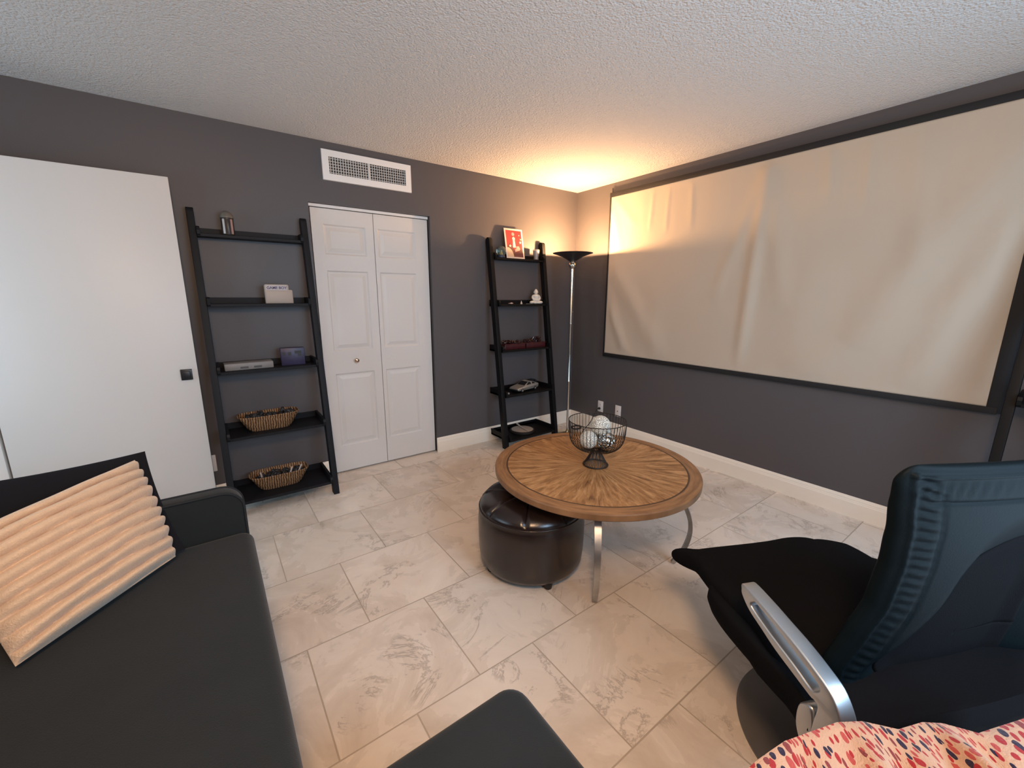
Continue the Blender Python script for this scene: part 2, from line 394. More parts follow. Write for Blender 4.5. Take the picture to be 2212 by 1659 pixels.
def dup(root, loc, rotz, name, label=None, group=None):
    r = root.copy(); COL.objects.link(r); r.name = name; r.location = loc; r.rotation_euler = (0, 0, rotz)
    if label: r['label'] = label
    if group: r['group'] = group
    for ch in list(root.children):
        c = ch.copy(); COL.objects.link(c); c.parent = r
        for g in ch.children:
            d = g.copy(); COL.objects.link(d); d.parent = c
    return r

# ------------------------------------------------------------------ room shell
H = 2.44; XL = -5.0; YB = -4.30
def slabs(name, boxes, m):
    bm = bmesh.new()
    for b in boxes: add_box(bm, *b)
    return struct(fin(bm, name, m, smooth=30, recalc=False))
struct(box('floor', XL-.15, .15, YB-.15, .25, -.1, 0, M_floor))
struct(box('ceiling', XL-.15, .15, YB-.15, .25, H, H+.1, M_ceil))
DX0, DX1, DZ = -2.575, -1.665, 2.035
slabs('wall_back', [(XL-.15, DX0, 0, .15, 0, H), (DX1, .15, 0, .15, 0, H), (DX0, DX1, 0, .15, DZ, H), (DX0-.2, DX1+.2, .15, .25, 0, H)], M_wall)
struct(box('wall_right', 0, .15, YB, 0, 0, H, M_wall))
# left wall and front wall with window openings
slabs('wall_left', [(XL-.15, XL, YB, -2.0, 0, H), (XL-.15, XL, -.35, 0, 0, H), (XL-.15, XL, -2.0, -.35, 0, .5), (XL-.15, XL, -2.0, -.35, 2.1, H)], M_wall)
slabs('wall_front', [(XL-.15, -2.9, YB-.15, YB, 0, H), (-.7, .15, YB-.15, YB, 0, H), (-2.9, -.7, YB-.15, YB, 0, .04), (-2.9, -.7, YB-.15, YB, 2.15, H)], M_wall)
def window(name, mtx, wd, z0, z1):
    bm = bmesh.new()
    f = .05
    for b in ((0, f, z0, z1), (wd-f, wd, z0, z1), (0, wd, z0, z0+f), (0, wd, z1-f, z1), (wd/2-.02, wd/2+.02, z0, z1)):
        add_box(bm, b[0], b[1], -.03, .03, b[2], b[3])
    bmesh.ops.transform(bm, matrix=mtx, verts=bm.verts)
    return struct(fin(bm, name, M_white))
window('window_1', Matrix.Translation((-2.9, YB-.08, 0)), 2.2, .04, 2.15)
window('window_2', Matrix.Translation((XL-.08, -.35, 0)) @ Matrix.Rotation(radians(-90), 4, 'Z'), 1.65, .5, 2.1)

# baseboards: stepped profile swept along the wall
def baseboard(name, p0, p1, nrm):
    prof = [(0, 0), (.016, 0), (.016, .098), (.013, .104), (.013, .108), (.010, .113), (.010, .118), (.006, .130), (.002, .137), (0, .137)]
    bm = bmesh.new(); rows = []
    for P0 in (p0, p1):
        rows.append([bm.verts.new((P0[0]+nrm[0]*a, P0[1]+nrm[1]*a, b)) for a, b in prof])
    k = len(prof)
    for i in range(k): bm.faces.new((rows[0][i], rows[0][(i+1) % k], rows[1][(i+1) % k], rows[1][i]))
    bm.faces.new(rows[0]); bm.faces.new(rows[1][::-1])
    return struct(fin(bm, name, M_trim, smooth=15))
baseboard('baseboard_back', (DX1-.008, 0), (0, 0), (0, -1))
baseboard('baseboard_middle', (-4.15, 0), (DX0, 0), (0, -1))
baseboard('baseboard_right', (0, 0), (0, YB), (-1, 0))

# closet door: bifold, six raised panels
door1 = bpy.data.objects.new('door_1', None); COL.objects.link(door1); door1.location = (-2.12, .035, 0)
door1['kind'] = 'structure'; door1['label'] = 'white six-panel bifold closet door with a small round knob'
def leaf(x0, x1, px0, px1):
    y0 = .035; bm = bmesh.new()
    z0, z1 = .012, 2.008
    xs = [x0, px0, px1, x1]; zs = [z0, .222, .808, .985, 1.580, 1.692, 1.903, z1]
    V = {}
    def v(x, y, z):
        k = (round(x, 5), round(y, 5), round(z, 5))
        if k not in V: V[k] = bm.verts.new(k)
        return V[k]
    def quad(a, b, c, d): bm.faces.new([v(*p) for p in (a, b, c, d)])
    for i in range(3):
        for j in range(7):
            if i == 1 and j in (1, 3, 5):
                a, b, c, d = xs[1], xs[2], zs[j], zs[j+1]
                loops = [(0, 0), (.010, .008), (.020, .008), (.046, .0015)]
                for (i0, d0), (i1, d1) in zip(loops, loops[1:]):
                    A = [(a+i0, y0+d0, c+i0), (b-i0, y0+d0, c+i0), (b-i0, y0+d0, d-i0), (a+i0, y0+d0, d-i0)]
                    B = [(a+i1, y0+d1, c+i1), (b-i1, y0+d1, c+i1), (b-i1, y0+d1, d-i1), (a+i1, y0+d1, d-i1)]
                    for k in range(4): quad(A[k], A[(k+1) % 4], B[(k+1) % 4], B[k])
                quad(*B)
            else: quad((xs[i], y0, zs[j]), (xs[i+1], y0, zs[j]), (xs[i+1], y0, zs[j+1]), (xs[i], y0, zs[j+1]))
    yb = y0+.034
    for i in range(3):
        quad((xs[i], y0, z0), (xs[i+1], y0, z0), (xs[i+1], yb, z0), (xs[i], yb, z0))
        quad((xs[i], y0, z1), (xs[i+1], y0, z1), (xs[i+1], yb, z1), (xs[i], yb, z1))
        quad((xs[i], yb, z0), (xs[i+1], yb, z0), (xs[i+1], yb, z1), (xs[i], yb, z1))
    for x in (x0, x1):
        bm.faces.new([v(x, y0, z) for z in zs]+[v(x, yb, z1), v(x, yb, z0)])
    bmesh.ops.transform(bm, matrix=Matrix.Translation((2.12, -.035, 0)), verts=bm.verts)
    return fin(bm, 'door_leaf', M_door, door1, smooth=12)
leaf(-2.562, -2.124, -2.484, -2.184)
leaf(-2.120, -1.676, -2.092, -1.788)
box('door_track', -.450, .450, -.004, .036, 2.014, 2.033, M_white, door1)
lathe('door_knob', [(.004, 0), (.010, .001), (.007, .008), (.006, .016), (.013, .020), (.017, .027), (.015, .034), (.007, .038)], mat('brass knob', (0.55, 0.38, 0.28), 0.2, metal=1.0), door1, 20, loc=(-.203, 0, .904), rot=(radians(90), 0, 0))

# white slab door swung open against the back wall
door2 = bpy.data.objects.new('door_2', None); COL.objects.link(door2); door2.location = (-4.15, -.10, 0)
door2['kind'] = 'structure'; door2['label'] = 'plain white slab door swung open flat against the grey wall'
box('door_leaf', 0, .832, -.038, 0, .012, 2.045, M_door, door2, bev=.002)
box('door_handle', .748, .804, -.052, -.038, .897, .962, M_plasticblk, door2, bev=.002)
box('handle_pull', .757, .795, -.062, -.052, .908, .951, M_plasticblk, door2, bev=.004)
for z in (.25, 1.02, 1.80): tube('hinge', [(-.004, -.042, z-.045), (-.004, -.042, z+.045)], .006, M_steel, door2)
struct(box('trim_1', -4.232, -4.166, -.125, 0, 0, 2.10, M_white, bev=.003))
struct(box('trim_2', -4.34, -4.238, -.10, 0, 0, 2.16, M_white, bev=.003))

# air vent
vent = thing('air_vent', 'white rectangular air vent grille high above the closet door', 'vent', (-2.140, 0, 2.19))
bm = bmesh.new(); W_, Hh = .325, .20
outer = [(-W_, 0), (W_, 0), (W_, Hh), (-W_, Hh)]; inn = [(-W_+.045, .045), (W_-.045, .045), (W_-.045, Hh-.045), (-W_+.045, Hh-.045)]
vo_ = [bm.verts.new((x, 0, z)) for x, z in outer]; vf = [bm.verts.new((x*.995, -.010, z+(.002 if z < .1 else -.002))) for x, z in outer]
vi = [bm.verts.new((x, -.012, z)) for x, z in inn]; vj = [bm.verts.new((x, 0, z)) for x, z in inn]
for i in range(4):
    j = (i+1) % 4
    bm.faces.new((vo_[i], vo_[j], vf[j], vf[i])); bm.faces.new((vf[i], vf[j], vi[j], vi[i])); bm.faces.new((vi[i], vi[j], vj[j], vj[i]))
fin(bm, 'frame', M_white, vent, smooth=20)
box('backing', -W_+.04, W_-.04, -.0015, -.0005, .04, Hh-.04, M_slot, vent)
bm = bmesh.new()
for i in range(32):
    x = -W_+.045 + (2*W_-.09)*(i+.5)/32
    a = radians(28 if x < 0 else -42)
    add_box(bm, -.0013, .0013, -.006, .0, .045, Hh-.045, mtx=Matrix.Translation((x, -.003, 0)) @ Matrix.Rotation(a, 4, 'Z'))
for i in range(6):
    z = .045+(Hh-.09)*(i+.5)/6
    add_box(bm, -W_+.045, W_-.045, -.004, -.0015, z-.0020, z+.0020)
add_box(bm, -.006, .006, -.010, -.001, .045, Hh-.045)
fin(bm, 'louvers', mat('grille paint', (0.62, 0.60, 0.58), 0.5), vent, smooth=20, recalc=False)

# wall outlets
def outlet(name, label, loc, rotz, kind, group=None):
    t = thing(name, label, 'outlet', loc, rotz, group)
    box('cover_plate', -.036, .036, -.006, 0, -.058, .058, M_outlet, t, bev=.003)
    if kind == 'power':
        for dz in (-.021, .021):
            box('socket', -.014, .014, -.0085, -.006, dz-.014, dz+.014, M_outlet, t, bev=.003)
            bm = bmesh.new()
            for dx in (-.006, .006): add_box(bm, dx-.001, dx+.001, -.0088, -.0084, dz-.004, dz+.006)
            fin(bm, 'slots', M_slot, t)
    else:
        lathe('coaxial_jack', [(.006, 0), (.006, .006), (.0035, .006), (.0035, .010)], M_nickel, t, 12, loc=(0, -.006, 0), rot=(radians(90), 0, 0))
    return t
R90 = radians(-90)
outlet('wall_outlet', 'white duplex power outlet on the right wall with a black plug in it', (0, -.447, .271), R90, 'power')
outlet('cable_outlet', 'white wall plate with a small round jack, right of the plugged outlet', (0, -.679, .271), R90, 'coax')
outlet('wall_outlet', 'grey shaded outlet low on the wall beside the open white door edge', (-3.334, 0, .295), 0, 'power')

# ------------------------------------------------------------------ projection screen
scr = thing('projection_screen', 'large wrinkled beige projection screen with black border on the right wall', 'projection screen', (-.02, -1.78, .815))
Y0, Y1, Z0, Z1 = -.468, -3.09, .815, 2.345
def fold(s, z, s0, z0, s1, z1, wd, amp):
    dx, dz = s1-s0, z1-z0; L2 = dx*dx+dz*dz
    t = ((s-s0)*dx+(z-z0)*dz)/L2
    tt = min(1, max(0, t)); px, pz = s0+tt*dx, z0+tt*dz
    d = sqrt((s-px)**2+(z-pz)**2)
    fade = (1-abs(2*tt-1)**4)
    sgn = 1
    return 1.55*amp*math.exp(-(d/wd)**2)*fade*sgn
FOLDS = [(1.86, 2.33, 1.80, .86, .045, .016), (1.86, 2.33, 1.55, 1.35, .05, .007), (1.87, 2.33, 2.05, 1.30, .07, .010),
         (.50, 1.75, 1.15, .86, .09, .013), (.50, 1.35, .75, .86, .05, .012), (.50, 2.2, .62, 1.8, .05, .010), (.52, 2.3, .8, 2.0, .04, .006),
         (3.02, 2.2, 2.45, 1.1, .12, .016), (3.05, 1.9, 2.75, .86, .09, .014), (3.05, 1.5, 2.1, .86, .10, .010), (2.62, 2.3, 2.7, 1.5, .06, .006),
         (.95, 2.3, .93, 1.95, .02, .004), (1.1, 2.3, 1.09, 1.9, .02, .004), (1.3, 2.32, 1.32, 1.9, .025, .004), (2.2, 2.33, 2.24, 2.0, .025, .004), (2.4, 2.3, 2.43, 1.9, .025, .004),
         (1.0, 1.6, 1.1, .85, .08, .004), (2.2, 1.7, 2.15, .9, .12, .006)]
def scr_pt(u, v):
    y = Y0-.016+(Y1-Y0+.03)*u; z = Z0+.028+(Z1-Z0-.06)*v; s = -y
    d = sum(fold(s, z, *f) for f in FOLDS) + .003*noise.noise(Vector((s*2, z*1.2, 3)))+.0010*noise.noise(Vector((s*16, z*2.0, 8)))
    e = min(1, min(u, 1-u)*30)*min(1, min(v, 1-v)*25)
    return Vector((-.010-d*e*.8, y+1.78, z-.815))
grid_surf('screen_fabric', scr_pt, 220, 130, M_screen, scr, thick=0.0008)
bw = [('border', 0, -.018, 0, 1.53, None)]
def sb(n, y0, y1, z0, z1, t=.012): box(n, -t, .018, y1+1.78, y0+1.78, z0-.815, z1-.815, M_screenblk, scr, bev=.002)
sb('left_border', Y0, Y0-.018, Z0, Z1)
sb('bottom_border', Y0, Y1-.02, Z0-.006, Z0+.030, .014)
sb('top_border', Y0, Y1, Z1-.035, Z1+.004, .014)
sb('right_border', Y1+.02, Y1-.035, Z0, Z1)
box('hook', -.006, -.001, 1.288, 1.294, 1.52, 1.575, M_screenblk, scr)

# ------------------------------------------------------------------ ladder shelves
LW = .645
LEV = [1.745, 1.330, .915, .500, .085]
def rail_y(z): return -.035 - (.295-.035)*(1.915-z)/1.915
def ladder(name, label, loc, rotz, material, dz=0.0):
    t = thing(name, label, 'shelf', loc, rotz)
    for x0 in (-.004, LW-.034):
        yt, yb = rail_y(1.915), rail_y(0)
        dpt = .030
        lp = [(yb-dpt, 0), (yb+dpt, 0)]
        lp += [(yt+dpt, 1.885)] + [(yt+dpt*cos(a), 1.885+.028*sin(a)) for a in [pi*k/8 for k in range(1, 8)]] + [(yt-dpt, 1.885)]
        mtx = Matrix(((0, 0, 1, x0+.019), (1, 0, 0, 0), (0, 1, 0, 0), (0, 0, 0, 1)))
        poly_extrude('side_rail', [lp], .038, material, t, mtx, bevel=.003, seg=2)
    for i, z0 in enumerate(LEV):
        z = z0+dz; yf = rail_y(z)-.050; a, b = .0345, LW-.0345
        bm = bmesh.new()
        add_box(bm, a, b, yf+.012, -.003, z, z+.018, .0015, 1)
        sh = fin(bm, 'shelf_board', material, t)
        # raised lips on three sides
        bm = bmesh.new()
        for x0 in (a, b-.016):
            lp = [(yf+.014, z+.001), (-.003, z+.001), (-.003, z+.058), (yf+.024, z+.058), (yf+.006, z+.050), (yf, z+.034), (yf+.003, z+.012)]
            vs = [[bm.verts.new((x, p, q)) for p, q in lp] for x in (x0, x0+.016)]
            k = len(lp)
            for j in range(k): bm.faces.new((vs[0][j], vs[0][(j+1) % k], vs[1][(j+1) % k], vs[1][j]))
            bm.faces.new(vs[0]); bm.faces.new(vs[1][::-1])
        add_box(bm, a+.016, b-.016, -.016, -.003, z+.018, z+.056)
        fin(bm, 'shelf_lip', material, sh, smooth=25)
    return t
XA, XB = -3.257, -1.128
DB = -.022
ladder('ladder_shelf', 'black leaning ladder shelf between the open white door and the closet', (XA, 0, 0), 0, M_black_wood)
ladder('ladder_shelf', 'dark brown-black ladder shelf leaning near the room corner beside the floor lamp', (XB, 0, 0), 0, M_espresso, DB)
ladder('ladder_shelf', 'dark ladder shelf at the right picture edge beyond the projection screen', (0, -3.138, 0), R90, M_espresso, DB)
ZA = [z+.018 for z in LEV]; ZB = [z+.018+DB for z in LEV]

# -- things on the left ladder shelf
t = thing('canister', 'small dark domed canister with pale upright strips on top ladder shelf', 'ornament', (-3.063, -.072, ZA[0]))
M_cdark = mat('canister dark', (0.03, 0.022, 0.018), 0.35); M_cpale = mat('canister pale', (0.45, 0.43, 0.42), 0.4)
lathe('body', [(.030, 0), (.034, .004), (.034, .098), (.030, .102)], M_cdark, t, 24)
lathe('dome_lid', [(.036, .100), (.037, .106), (.033, .122), (.022, .136), (.010, .142), (.002, .143)], mat('canister lid', (0.13, 0.11, 0.09), 0.4, var=(60, .5)), t, 24)
for a, c in ((-125, M_cpale), (-88, M_cdark), (-55, mat('strip pink', (0.36, 0.22, 0.20), 0.4))):
    a = radians(a); box('upright_strip', -.006, .006, -.004, .004, .006, .092, c, t, bev=.0015, loc=(.034*cos(a), .034*sin(a), 0), rot=(0, 0, a+pi/2))

t = thing('game_cartridge_case', 'beige cartridge-shaped case lettered GAME BOY on second ladder shelf', 'case', (-2.828, -.105, ZA[1]), 0)
M_cart = mat('cartridge plastic', (0.40, 0.33, 0.28), 0.5, bump=(90, .15, .001))
poly_extrude('case_body', [[(-.080, 0), (.080, 0), (.080, .082), (.074, .088), (.058, .088), (.058, .116), (.052, .122), (-.076, .122), (-.082, .116), (-.082, .006)]], .042, M_cart, t, Matrix(((1, 0, 0, 0), (0, 0, 1, 0), (0, 1, 0, 0), (0, 0, 0, 1))), bevel=.003)
box('label_strip', -.074, .046, -.0225, -.0208, .086, .116, mat('label pale', (0.46, 0.42, 0.44), 0.5), t)
text_mesh('lettering', 'GAME BOY', .0235, mat('label ink', (0.05, 0.035, 0.09), 0.5), t, Matrix.Translation((-.070, -.0227, .093)) @ Matrix.Rotation(radians(90), 4, 'X'), bold=.0006)
box('ledge', -.078, .076, -.0235, -.0208, .006, .080, M_cart, t, bev=.002)

t = thing('slim_console', 'long slim grey-white box lying on the third ladder shelf', 'box', (-3.050, -.125, ZA[2]), radians(2))
box('casing', -.135, .135, -.055, .055, 0, .044, mat('console pale', (0.21, 0.195, 0.185), 0.5, var=(18, .15)), t, bev=.005)
for x in (-.03, .045): box('dark_port', x-.022, x+.022, -.0565, -.0548, .010, .022, mat('port grey', (0.07, 0.065, 0.06), 0.5), t)

t = thing('purple_box', 'small dark purple box with black windows beside slim grey box', 'box', (-2.788, -.115, ZA[2]), radians(-3))
M_pur = mat('purple plastic', (0.032, 0.025, 0.062), 0.4, var=(40, .35))
box('casing', -.073, .073, -.03, .03, 0, .118, M_pur, t, bev=.004)
for a in ((-.062, -.046, .070, .092), (-.030, -.010, .068, .090), (.012, .054, .078, .098), (.030, .052, .060, .076)):
    box('dark_window', a[0], a[1], -.0312, -.0298, a[2], a[3], M_slot, t)

def basket(label, loc, sticks, seed, group=None):
    random.seed(seed)
    t = thing('rattan_basket', label, 'basket', loc, 0, group)
    def ring(a, b, z, n=64):
        out = []
        for i in range(n):
            th = 2*pi*i/n; c, s_ = cos(th), sin(th)
            out.append((a*(abs(c)**.45)*(1 if c >= 0 else -1), b*(abs(s_)**.6)*(1 if s_ >= 0 else -1), z))
        return out
    bm = bmesh.new()
    lv = [(.118, .056, 0), (.136, .066, .02), (.152, .076, .05), (.168, .085, .078), (.179, .092, .100), (.173, .086, .100), (.160, .077, .078), (.145, .066, .04), (.116, .050, .012)]
    R = [[bm.verts.new(p) for p in ring(*l)] for l in lv]
    for a, b in zip(R, R[1:]):
        for i in range(64): bm.faces.new((a[i], a[(i+1) % 64], b[(i+1) % 64], b[i]))
    bm.faces.new(R[0][::-1]); bm.faces.new(R[-1])
    fin(bm, 'woven_body', M_basket, t, smooth=50)
    bm = bmesh.new(); add_tube(bm, ring(.177, .090, .101), .0045, 8, True); fin(bm, 'rim', M_basket, t, smooth=50)
    return t
basket('shallow woven rattan basket of dark odds and ends on fourth ladder shelf', (-2.972, -.130, ZA[3]), 0, 1)
basket('woven rattan basket with pale sticks poking out on the lowest shelf', (-2.952, -.150, ZA[4]), 3, 2)
def heap(label, loc, seed):
    random.seed(seed); bm = bmesh.new()
    for i in range(80):
        x = random.uniform(-.135, .135); y = random.uniform(-.05, .05); z = random.uniform(-.02, .014)
        r = random.uniform(.010, .020)
        res = bmesh.ops.create_icosphere(bm, subdivisions=2, radius=r)
        rot = Matrix.Rotation(random.uniform(0, 6), 4, Vector((random.random(), random.random(), random.random())).normalized())
        bmesh.ops.transform(bm, matrix=Matrix.Translation((x, y, z)) @ rot @ Matrix.Diagonal((1.5, .8, .6, 1)), verts=res['verts'])
    o = fin(bm, 'dark_oddments', mat('dark oddments', (0.020, 0.018, 0.018), 0.45, var=(60, .9)), None, loc=loc, smooth=60)
    o['kind'] = 'stuff'; return tag(o, label, 'oddments')
heap('jumble of dark oddments filling the upper rattan basket', (-2.972, -.130, ZA[3]+.086), 4)
heap('jumble of dark oddments filling the lower rattan basket', (-2.952, -.150, ZA[4]+.080), 5)
for x, y, lean, lb in ((.060, -.055, .5, 'pale short stick poking over the front rim of the lower basket'), (.115, -.045, .7, 'pale short stick at the right end of the lower basket'), (-.110, -.045, -.2, 'pale short stick at the left end of the lower basket')):
    o = tube('pale_stick', [(0, 0, 0), (.012*lean, -.006, .02), (.028*lean, -.010, .045)], .0055, mat('pale stick', (0.55, 0.42, 0.36), 0.6), n=8)
    o.location = (-2.952+x, -.150+y, ZA[4]+.088); tag(o, lb, 'stick', 'pale sticks in the lower basket')

# -- things on the corner ladder shelf
t = thing('snow_globe', 'small teal glass globe with a yellow cone inside on top shelf', 'ornament', (-1.010, -.075, ZB[0]))
lathe('base', [(.036, 0), (.038, .006), (.034, .022), (.030, .024)], mat('globe base', (0.02, 0.035, 0.07), 0.4), t, 24)
lathe('yellow_cone', [(.016, .024), (.010, .045), (.002, .066)], mat('yellow cone', (0.60, 0.40, 0.10), 0.5), t, 20)
lathe('glass_dome', [(.034, .024), (.044, .045), (.047, .062), (.042, .080), (.028, .095), (.012, .102), (.001, .103)], mat('teal glass', (0.45, 0.62, 0.62), 0.05, trans=0.92), t, 28)

# framed red print, leaning on the wall
t = thing('red_print', 'red poster card with cream border and stars leaning on top shelf', 'picture', (-.850, -.085, ZB[0]))
t.rotation_euler = (radians(-11), 0, 0)
M_cream = mat('print cream', (0.72, 0.60, 0.50), 0.6); M_red = mat('print red', (0.36, 0.020, 0.022), 0.5, var=(22, .3)); M_mar = mat('print maroon', (0.11, 0.028, 0.028), 0.5); M_tan = mat('print tan', (0.60, 0.42, 0.28), 0.6)
box('card', -.104, .104, -.003, 0, 0, .272, M_cream, t, bev=.0008)
def flat(n, pts, m, y): poly_extrude(n, [pts], .0004, m, t, Matrix(((1, 0, 0, 0), (0, 0, 1, y), (0, 1, 0, 0), (0, 0, 0, 1))))
flat('red_field', [(-.088, .014), (.088, .014), (.088, .256), (-.088, .256)], M_red, -.0034)
flat('maroon_hill', [(-.088, .014), (-.088, .10), (-.055, .145), (-.03, .11), (.0, .07), (.03, .115), (.052, .16), (.07, .11), (.088, .09), (.088, .014)], M_mar, -.0039)
flat('tan_hill', [(-.088, .014)]+[(-.088+.068*sin(a), .014+.085*cos(a)) for a in [pi/2*k/10 for k in range(11)]]+[(-.02, .014)], M_tan, -.0044)
flat('pale_tower', [(-.022, .10), (.010, .10), (.006, .165), (.012, .185), (-.004, .20), (-.022, .186), (-.016, .165)], M_cream, -.0044)
flat('pale_ring', [(-.008+.016*cos(a), .222+.016*sin(a)) for a in [2*pi*k/16 for k in range(16)]], mat('print pink', (0.62, 0.26, 0.24), 0.6), -.0040)
flat('pale_wave', [(.0, .06), (.05, .075), (.06, .09), (.045, .115), (.01, .11), (.02, .095), (.0, .085)], mat('print rose', (0.50, 0.24, 0.20), 0.6), -.0046)
for cx, cz, r in ((-.052, .112, .016), (.068, .150, .016), (.074, .178, .010), (.060, .214, .008)):
    flat('star', [((cx+(r if k % 2 == 0 else r*.42)*sin(pi*k/5)), (cz+(r if k % 2 == 0 else r*.42)*cos(pi*k/5))) for k in range(10)], M_cream, -.0049)

t = thing('glass_jar', 'small clear glass jar of mottled pale trinkets, right end of top shelf', 'jar', (-.600, -.075, ZB[0]))
lathe('glass', [(.020, 0), (.026, .004), (.024, .03), (.031, .060), (.033, .095), (.030, .097), (.028, .06), (.021, .030), (.018, .006)], mat('jar glass', (0.85, 0.85, 0.83), 0.08, trans=0.9), t, 24)
lathe('filling', [(.016, .007), (.019, .03), (.026, .060), (.028, .085), (.012, .092)], mat('jar filling', (0.36, 0.26, 0.24), 0.7, var=(90, .8)), t, 20)

# seated figurine
M_fig = mat('white ceramic', (0.72, 0.66, 0.58), 0.5)
t = thing('seated_figurine', 'small white seated meditating figurine on the second corner shelf', 'figurine', (-.603, -.085, ZB[1]), radians(-15))
bm = bmesh.new()
add_sphere(bm, (0, 0, .020), .034, 1.45, .95, .62)          # crossed legs
for s_ in (-1, 1):
    add_sphere(bm, (s_*.044, -.008, .016), .019, 1.35, 1.1, .8)
    add_sphere(bm, (s_*.018, -.030, .012), .014, 1.7, .8, .7)
add_lathe(bm, [(.026, .02), (.029, .040), (.034, .062), (.036, .076), (.030, .088), (.012, .094)], 20)
for s_ in (-1, 1): add_tube(bm, [(s_*.030, 0, .082), (s_*.039, -.003, .062), (s_*.036, -.014, .046), (s_*.012, -.030, .036)], [.010, .010, .009, .008], 10)
add_sphere(bm, (0, -.034, .034), .011, 1.3, .8, .6)
bm2 = fin(bm, 'body', M_fig, t, smooth=70)
rm = bm2.modifiers.new('blend', 'REMESH'); rm.mode = 'VOXEL'; rm.voxel_size = .0022; rm.use_smooth_shade = True
bm = bmesh.new(); add_lathe(bm, [(.010, .088), (.010, .098)], 14); add_sphere(bm, (0, 0, .114), .0215, .95, 1.0, 1.05)
add_sphere(bm, (0, 0, .135), .010, 1, 1, .8)
for s_ in (-1, 1): add_sphere(bm, (s_*.021, .001, .110), .005, .5, .8, 1.8, 10, 8)
add_sphere(bm, (0, -.0215, .110), .0038, .8, 1, 1.4, 10, 8)
hd = fin(bm, 'head', M_fig, t, smooth=70); rm = hd.modifiers.new('blend', 'REMESH'); rm.mode = 'VOXEL'; rm.voxel_size = .0018; rm.use_smooth_shade = True
# little bits on the same shelf
o = tube('pale_shell', [(-.03, 0, 0), (-.01, 0, .001), (.01, 0, .002), (.026, 0, .001)], [.001, .003, .0075, .002], mat('pale pink shell', (0.6, 0.42, 0.38), 0.5)); o.location = (-.925, -.110, ZB[1]+.007); tag(o, 'small pale pink spindle shell lying on the second corner shelf', 'shell')
o = lathe('small_cone', [(.011, 0), (.009, .010), (.003, .026), (.001, .032)], mat('white cone', (0.6, 0.56, 0.52), 0.6), None, 14, loc=(-.775, -.075, ZB[1])); tag(o, 'tiny white cone standing midway along the second corner shelf', 'ornament')
o = sphere('pebble', (-1.030, -.055, ZB[1]+.034), .010, mat('white pebble', (0.5, 0.48, 0.45), 0.6), sz=.8); o.location.z = ZB[1]+.008; tag(o, 'tiny white pebble at the left end of the second corner shelf', 'pebble')
o = tube('thin_rod', [(-.03, 0, 0), (.03, 0, 0)], .0022, mat('rod grey', (0.3, 0.29, 0.28), 0.5)); o.location = (-.705, -.10, ZB[1]+.0025); tag(o, 'thin grey rod lying left of the white seated figurine', 'rod')

# red lacquer boxes
M_lacq = mat('maroon lacquer', (0.055, 0.010, 0.012), 0.22, var=(30, .5)); M_gloss = mat('glossy dark pieces', (0.03, 0.010, 0.010), 0.12, var=(40, .8))
for k, (xc, lb) in enumerate(((-.925, 'dark red lacquer box heaped with glossy pieces, left on third corner shelf'), (-.672, 'dark red lacquer box heaped with glossy pieces, right on third corner shelf'))):
    t = thing('lacquer_box', lb, 'box', (xc, -.125, ZB[2]), 0, 'lacquer boxes on the third shelf')
    bm = bmesh.new(); add_box(bm, -.118, .118, -.060, .060, 0, .048, .004); fin(bm, 'box_body', M_lacq, t)
    bm = bmesh.new(); add_box(bm, -.122, .122, -.064, .064, .044, .052, .002); fin(bm, 'box_rim', M_lacq, t)
for k, (xc, lb) in enumerate(((-.925, 'glossy dark red pieces heaped on the left lacquer box'), (-.672, 'glossy dark red pieces heaped on the right lacquer box'))):
    random.seed(20+k); bm = bmesh.new()
    for i in range(34):
        x = random.uniform(-.095, .095); y = random.uniform(-.04, .04); hgt = (.028 if k == 0 else .045)*(1-(x/.11)**2*.6)*(1.0 if (k == 1) == (x > -.02) else .6)
        res = bmesh.ops.create_icosphere(bm, subdivisions=1, radius=random.uniform(.009, .017))
        bmesh.ops.transform(bm, matrix=Matrix.Translation((x, y, .006+random.uniform(0, 1)*hgt)) @ Matrix.Rotation(random.uniform(0, 6), 4, 'X') @ Matrix.Diagonal((1.3, .9, .7, 1)), verts=res['verts'])
    o = fin(bm, 'glossy_pieces', M_gloss, None, loc=(xc, -.125, ZB[2]+.052), smooth=20); o['kind'] = 'stuff'; tag(o, lb, 'ornament pieces')
o = sphere('glass_marble', (-1.045, -.165, ZB[2]+.018), .018, mat('dark glass', (0.01, 0.012, 0.01), 0.05)); tag(o, 'dark shiny ball at the left end of the third corner shelf', 'ball')
o = sphere('glass_marble', (-1.035, -.228, ZB[3]+.011), .011, mat('grey glass', (0.2, 0.2, 0.2), 0.1)); tag(o, 'tiny grey shiny ball at the left front of the silver car shelf', 'ball')

# silver model car: wedge coupe
car = thing('model_car', 'silver wedge-shaped model car on the fourth corner shelf', 'model car', (-.790, -.150, ZB[3]), radians(10))
M_silver = mat('brushed silver paint', (0.42, 0.39, 0.35), 0.38, metal=0.6); M_glassd = mat('dark car glass', (0.01, 0.01, 0.012), 0.1)
def section(x, pts):   # half cross-section (y>=0 side), mirrored
    full = [(x, y, z) for y, z in pts]+[(x, -y, z) for y, z in pts[::-1]]
    return full
secs = [(-.150, [(.052, .022), (.056, .032), (.050, .038)]), (-.140, [(.060, .018), (.064, .034), (.056, .043)]), (-.100, [(.062, .018), (.067, .038), (.058, .050)]),
        (-.045, [(.062, .018), (.068, .042), (.060, .058)]), (.0, [(.062, .018), (.068, .044), (.060, .062)]), (.06, [(.062, .018), (.068, .046), (.060, .064)]),
        (.120, [(.062, .020), (.067, .048), (.060, .064)]), (.145, [(.058, .028), (.062, .048), (.056, .060)])]
bm = bmesh.new(); R = [[bm.verts.new(p) for p in section(x, ps)] for x, ps in secs]
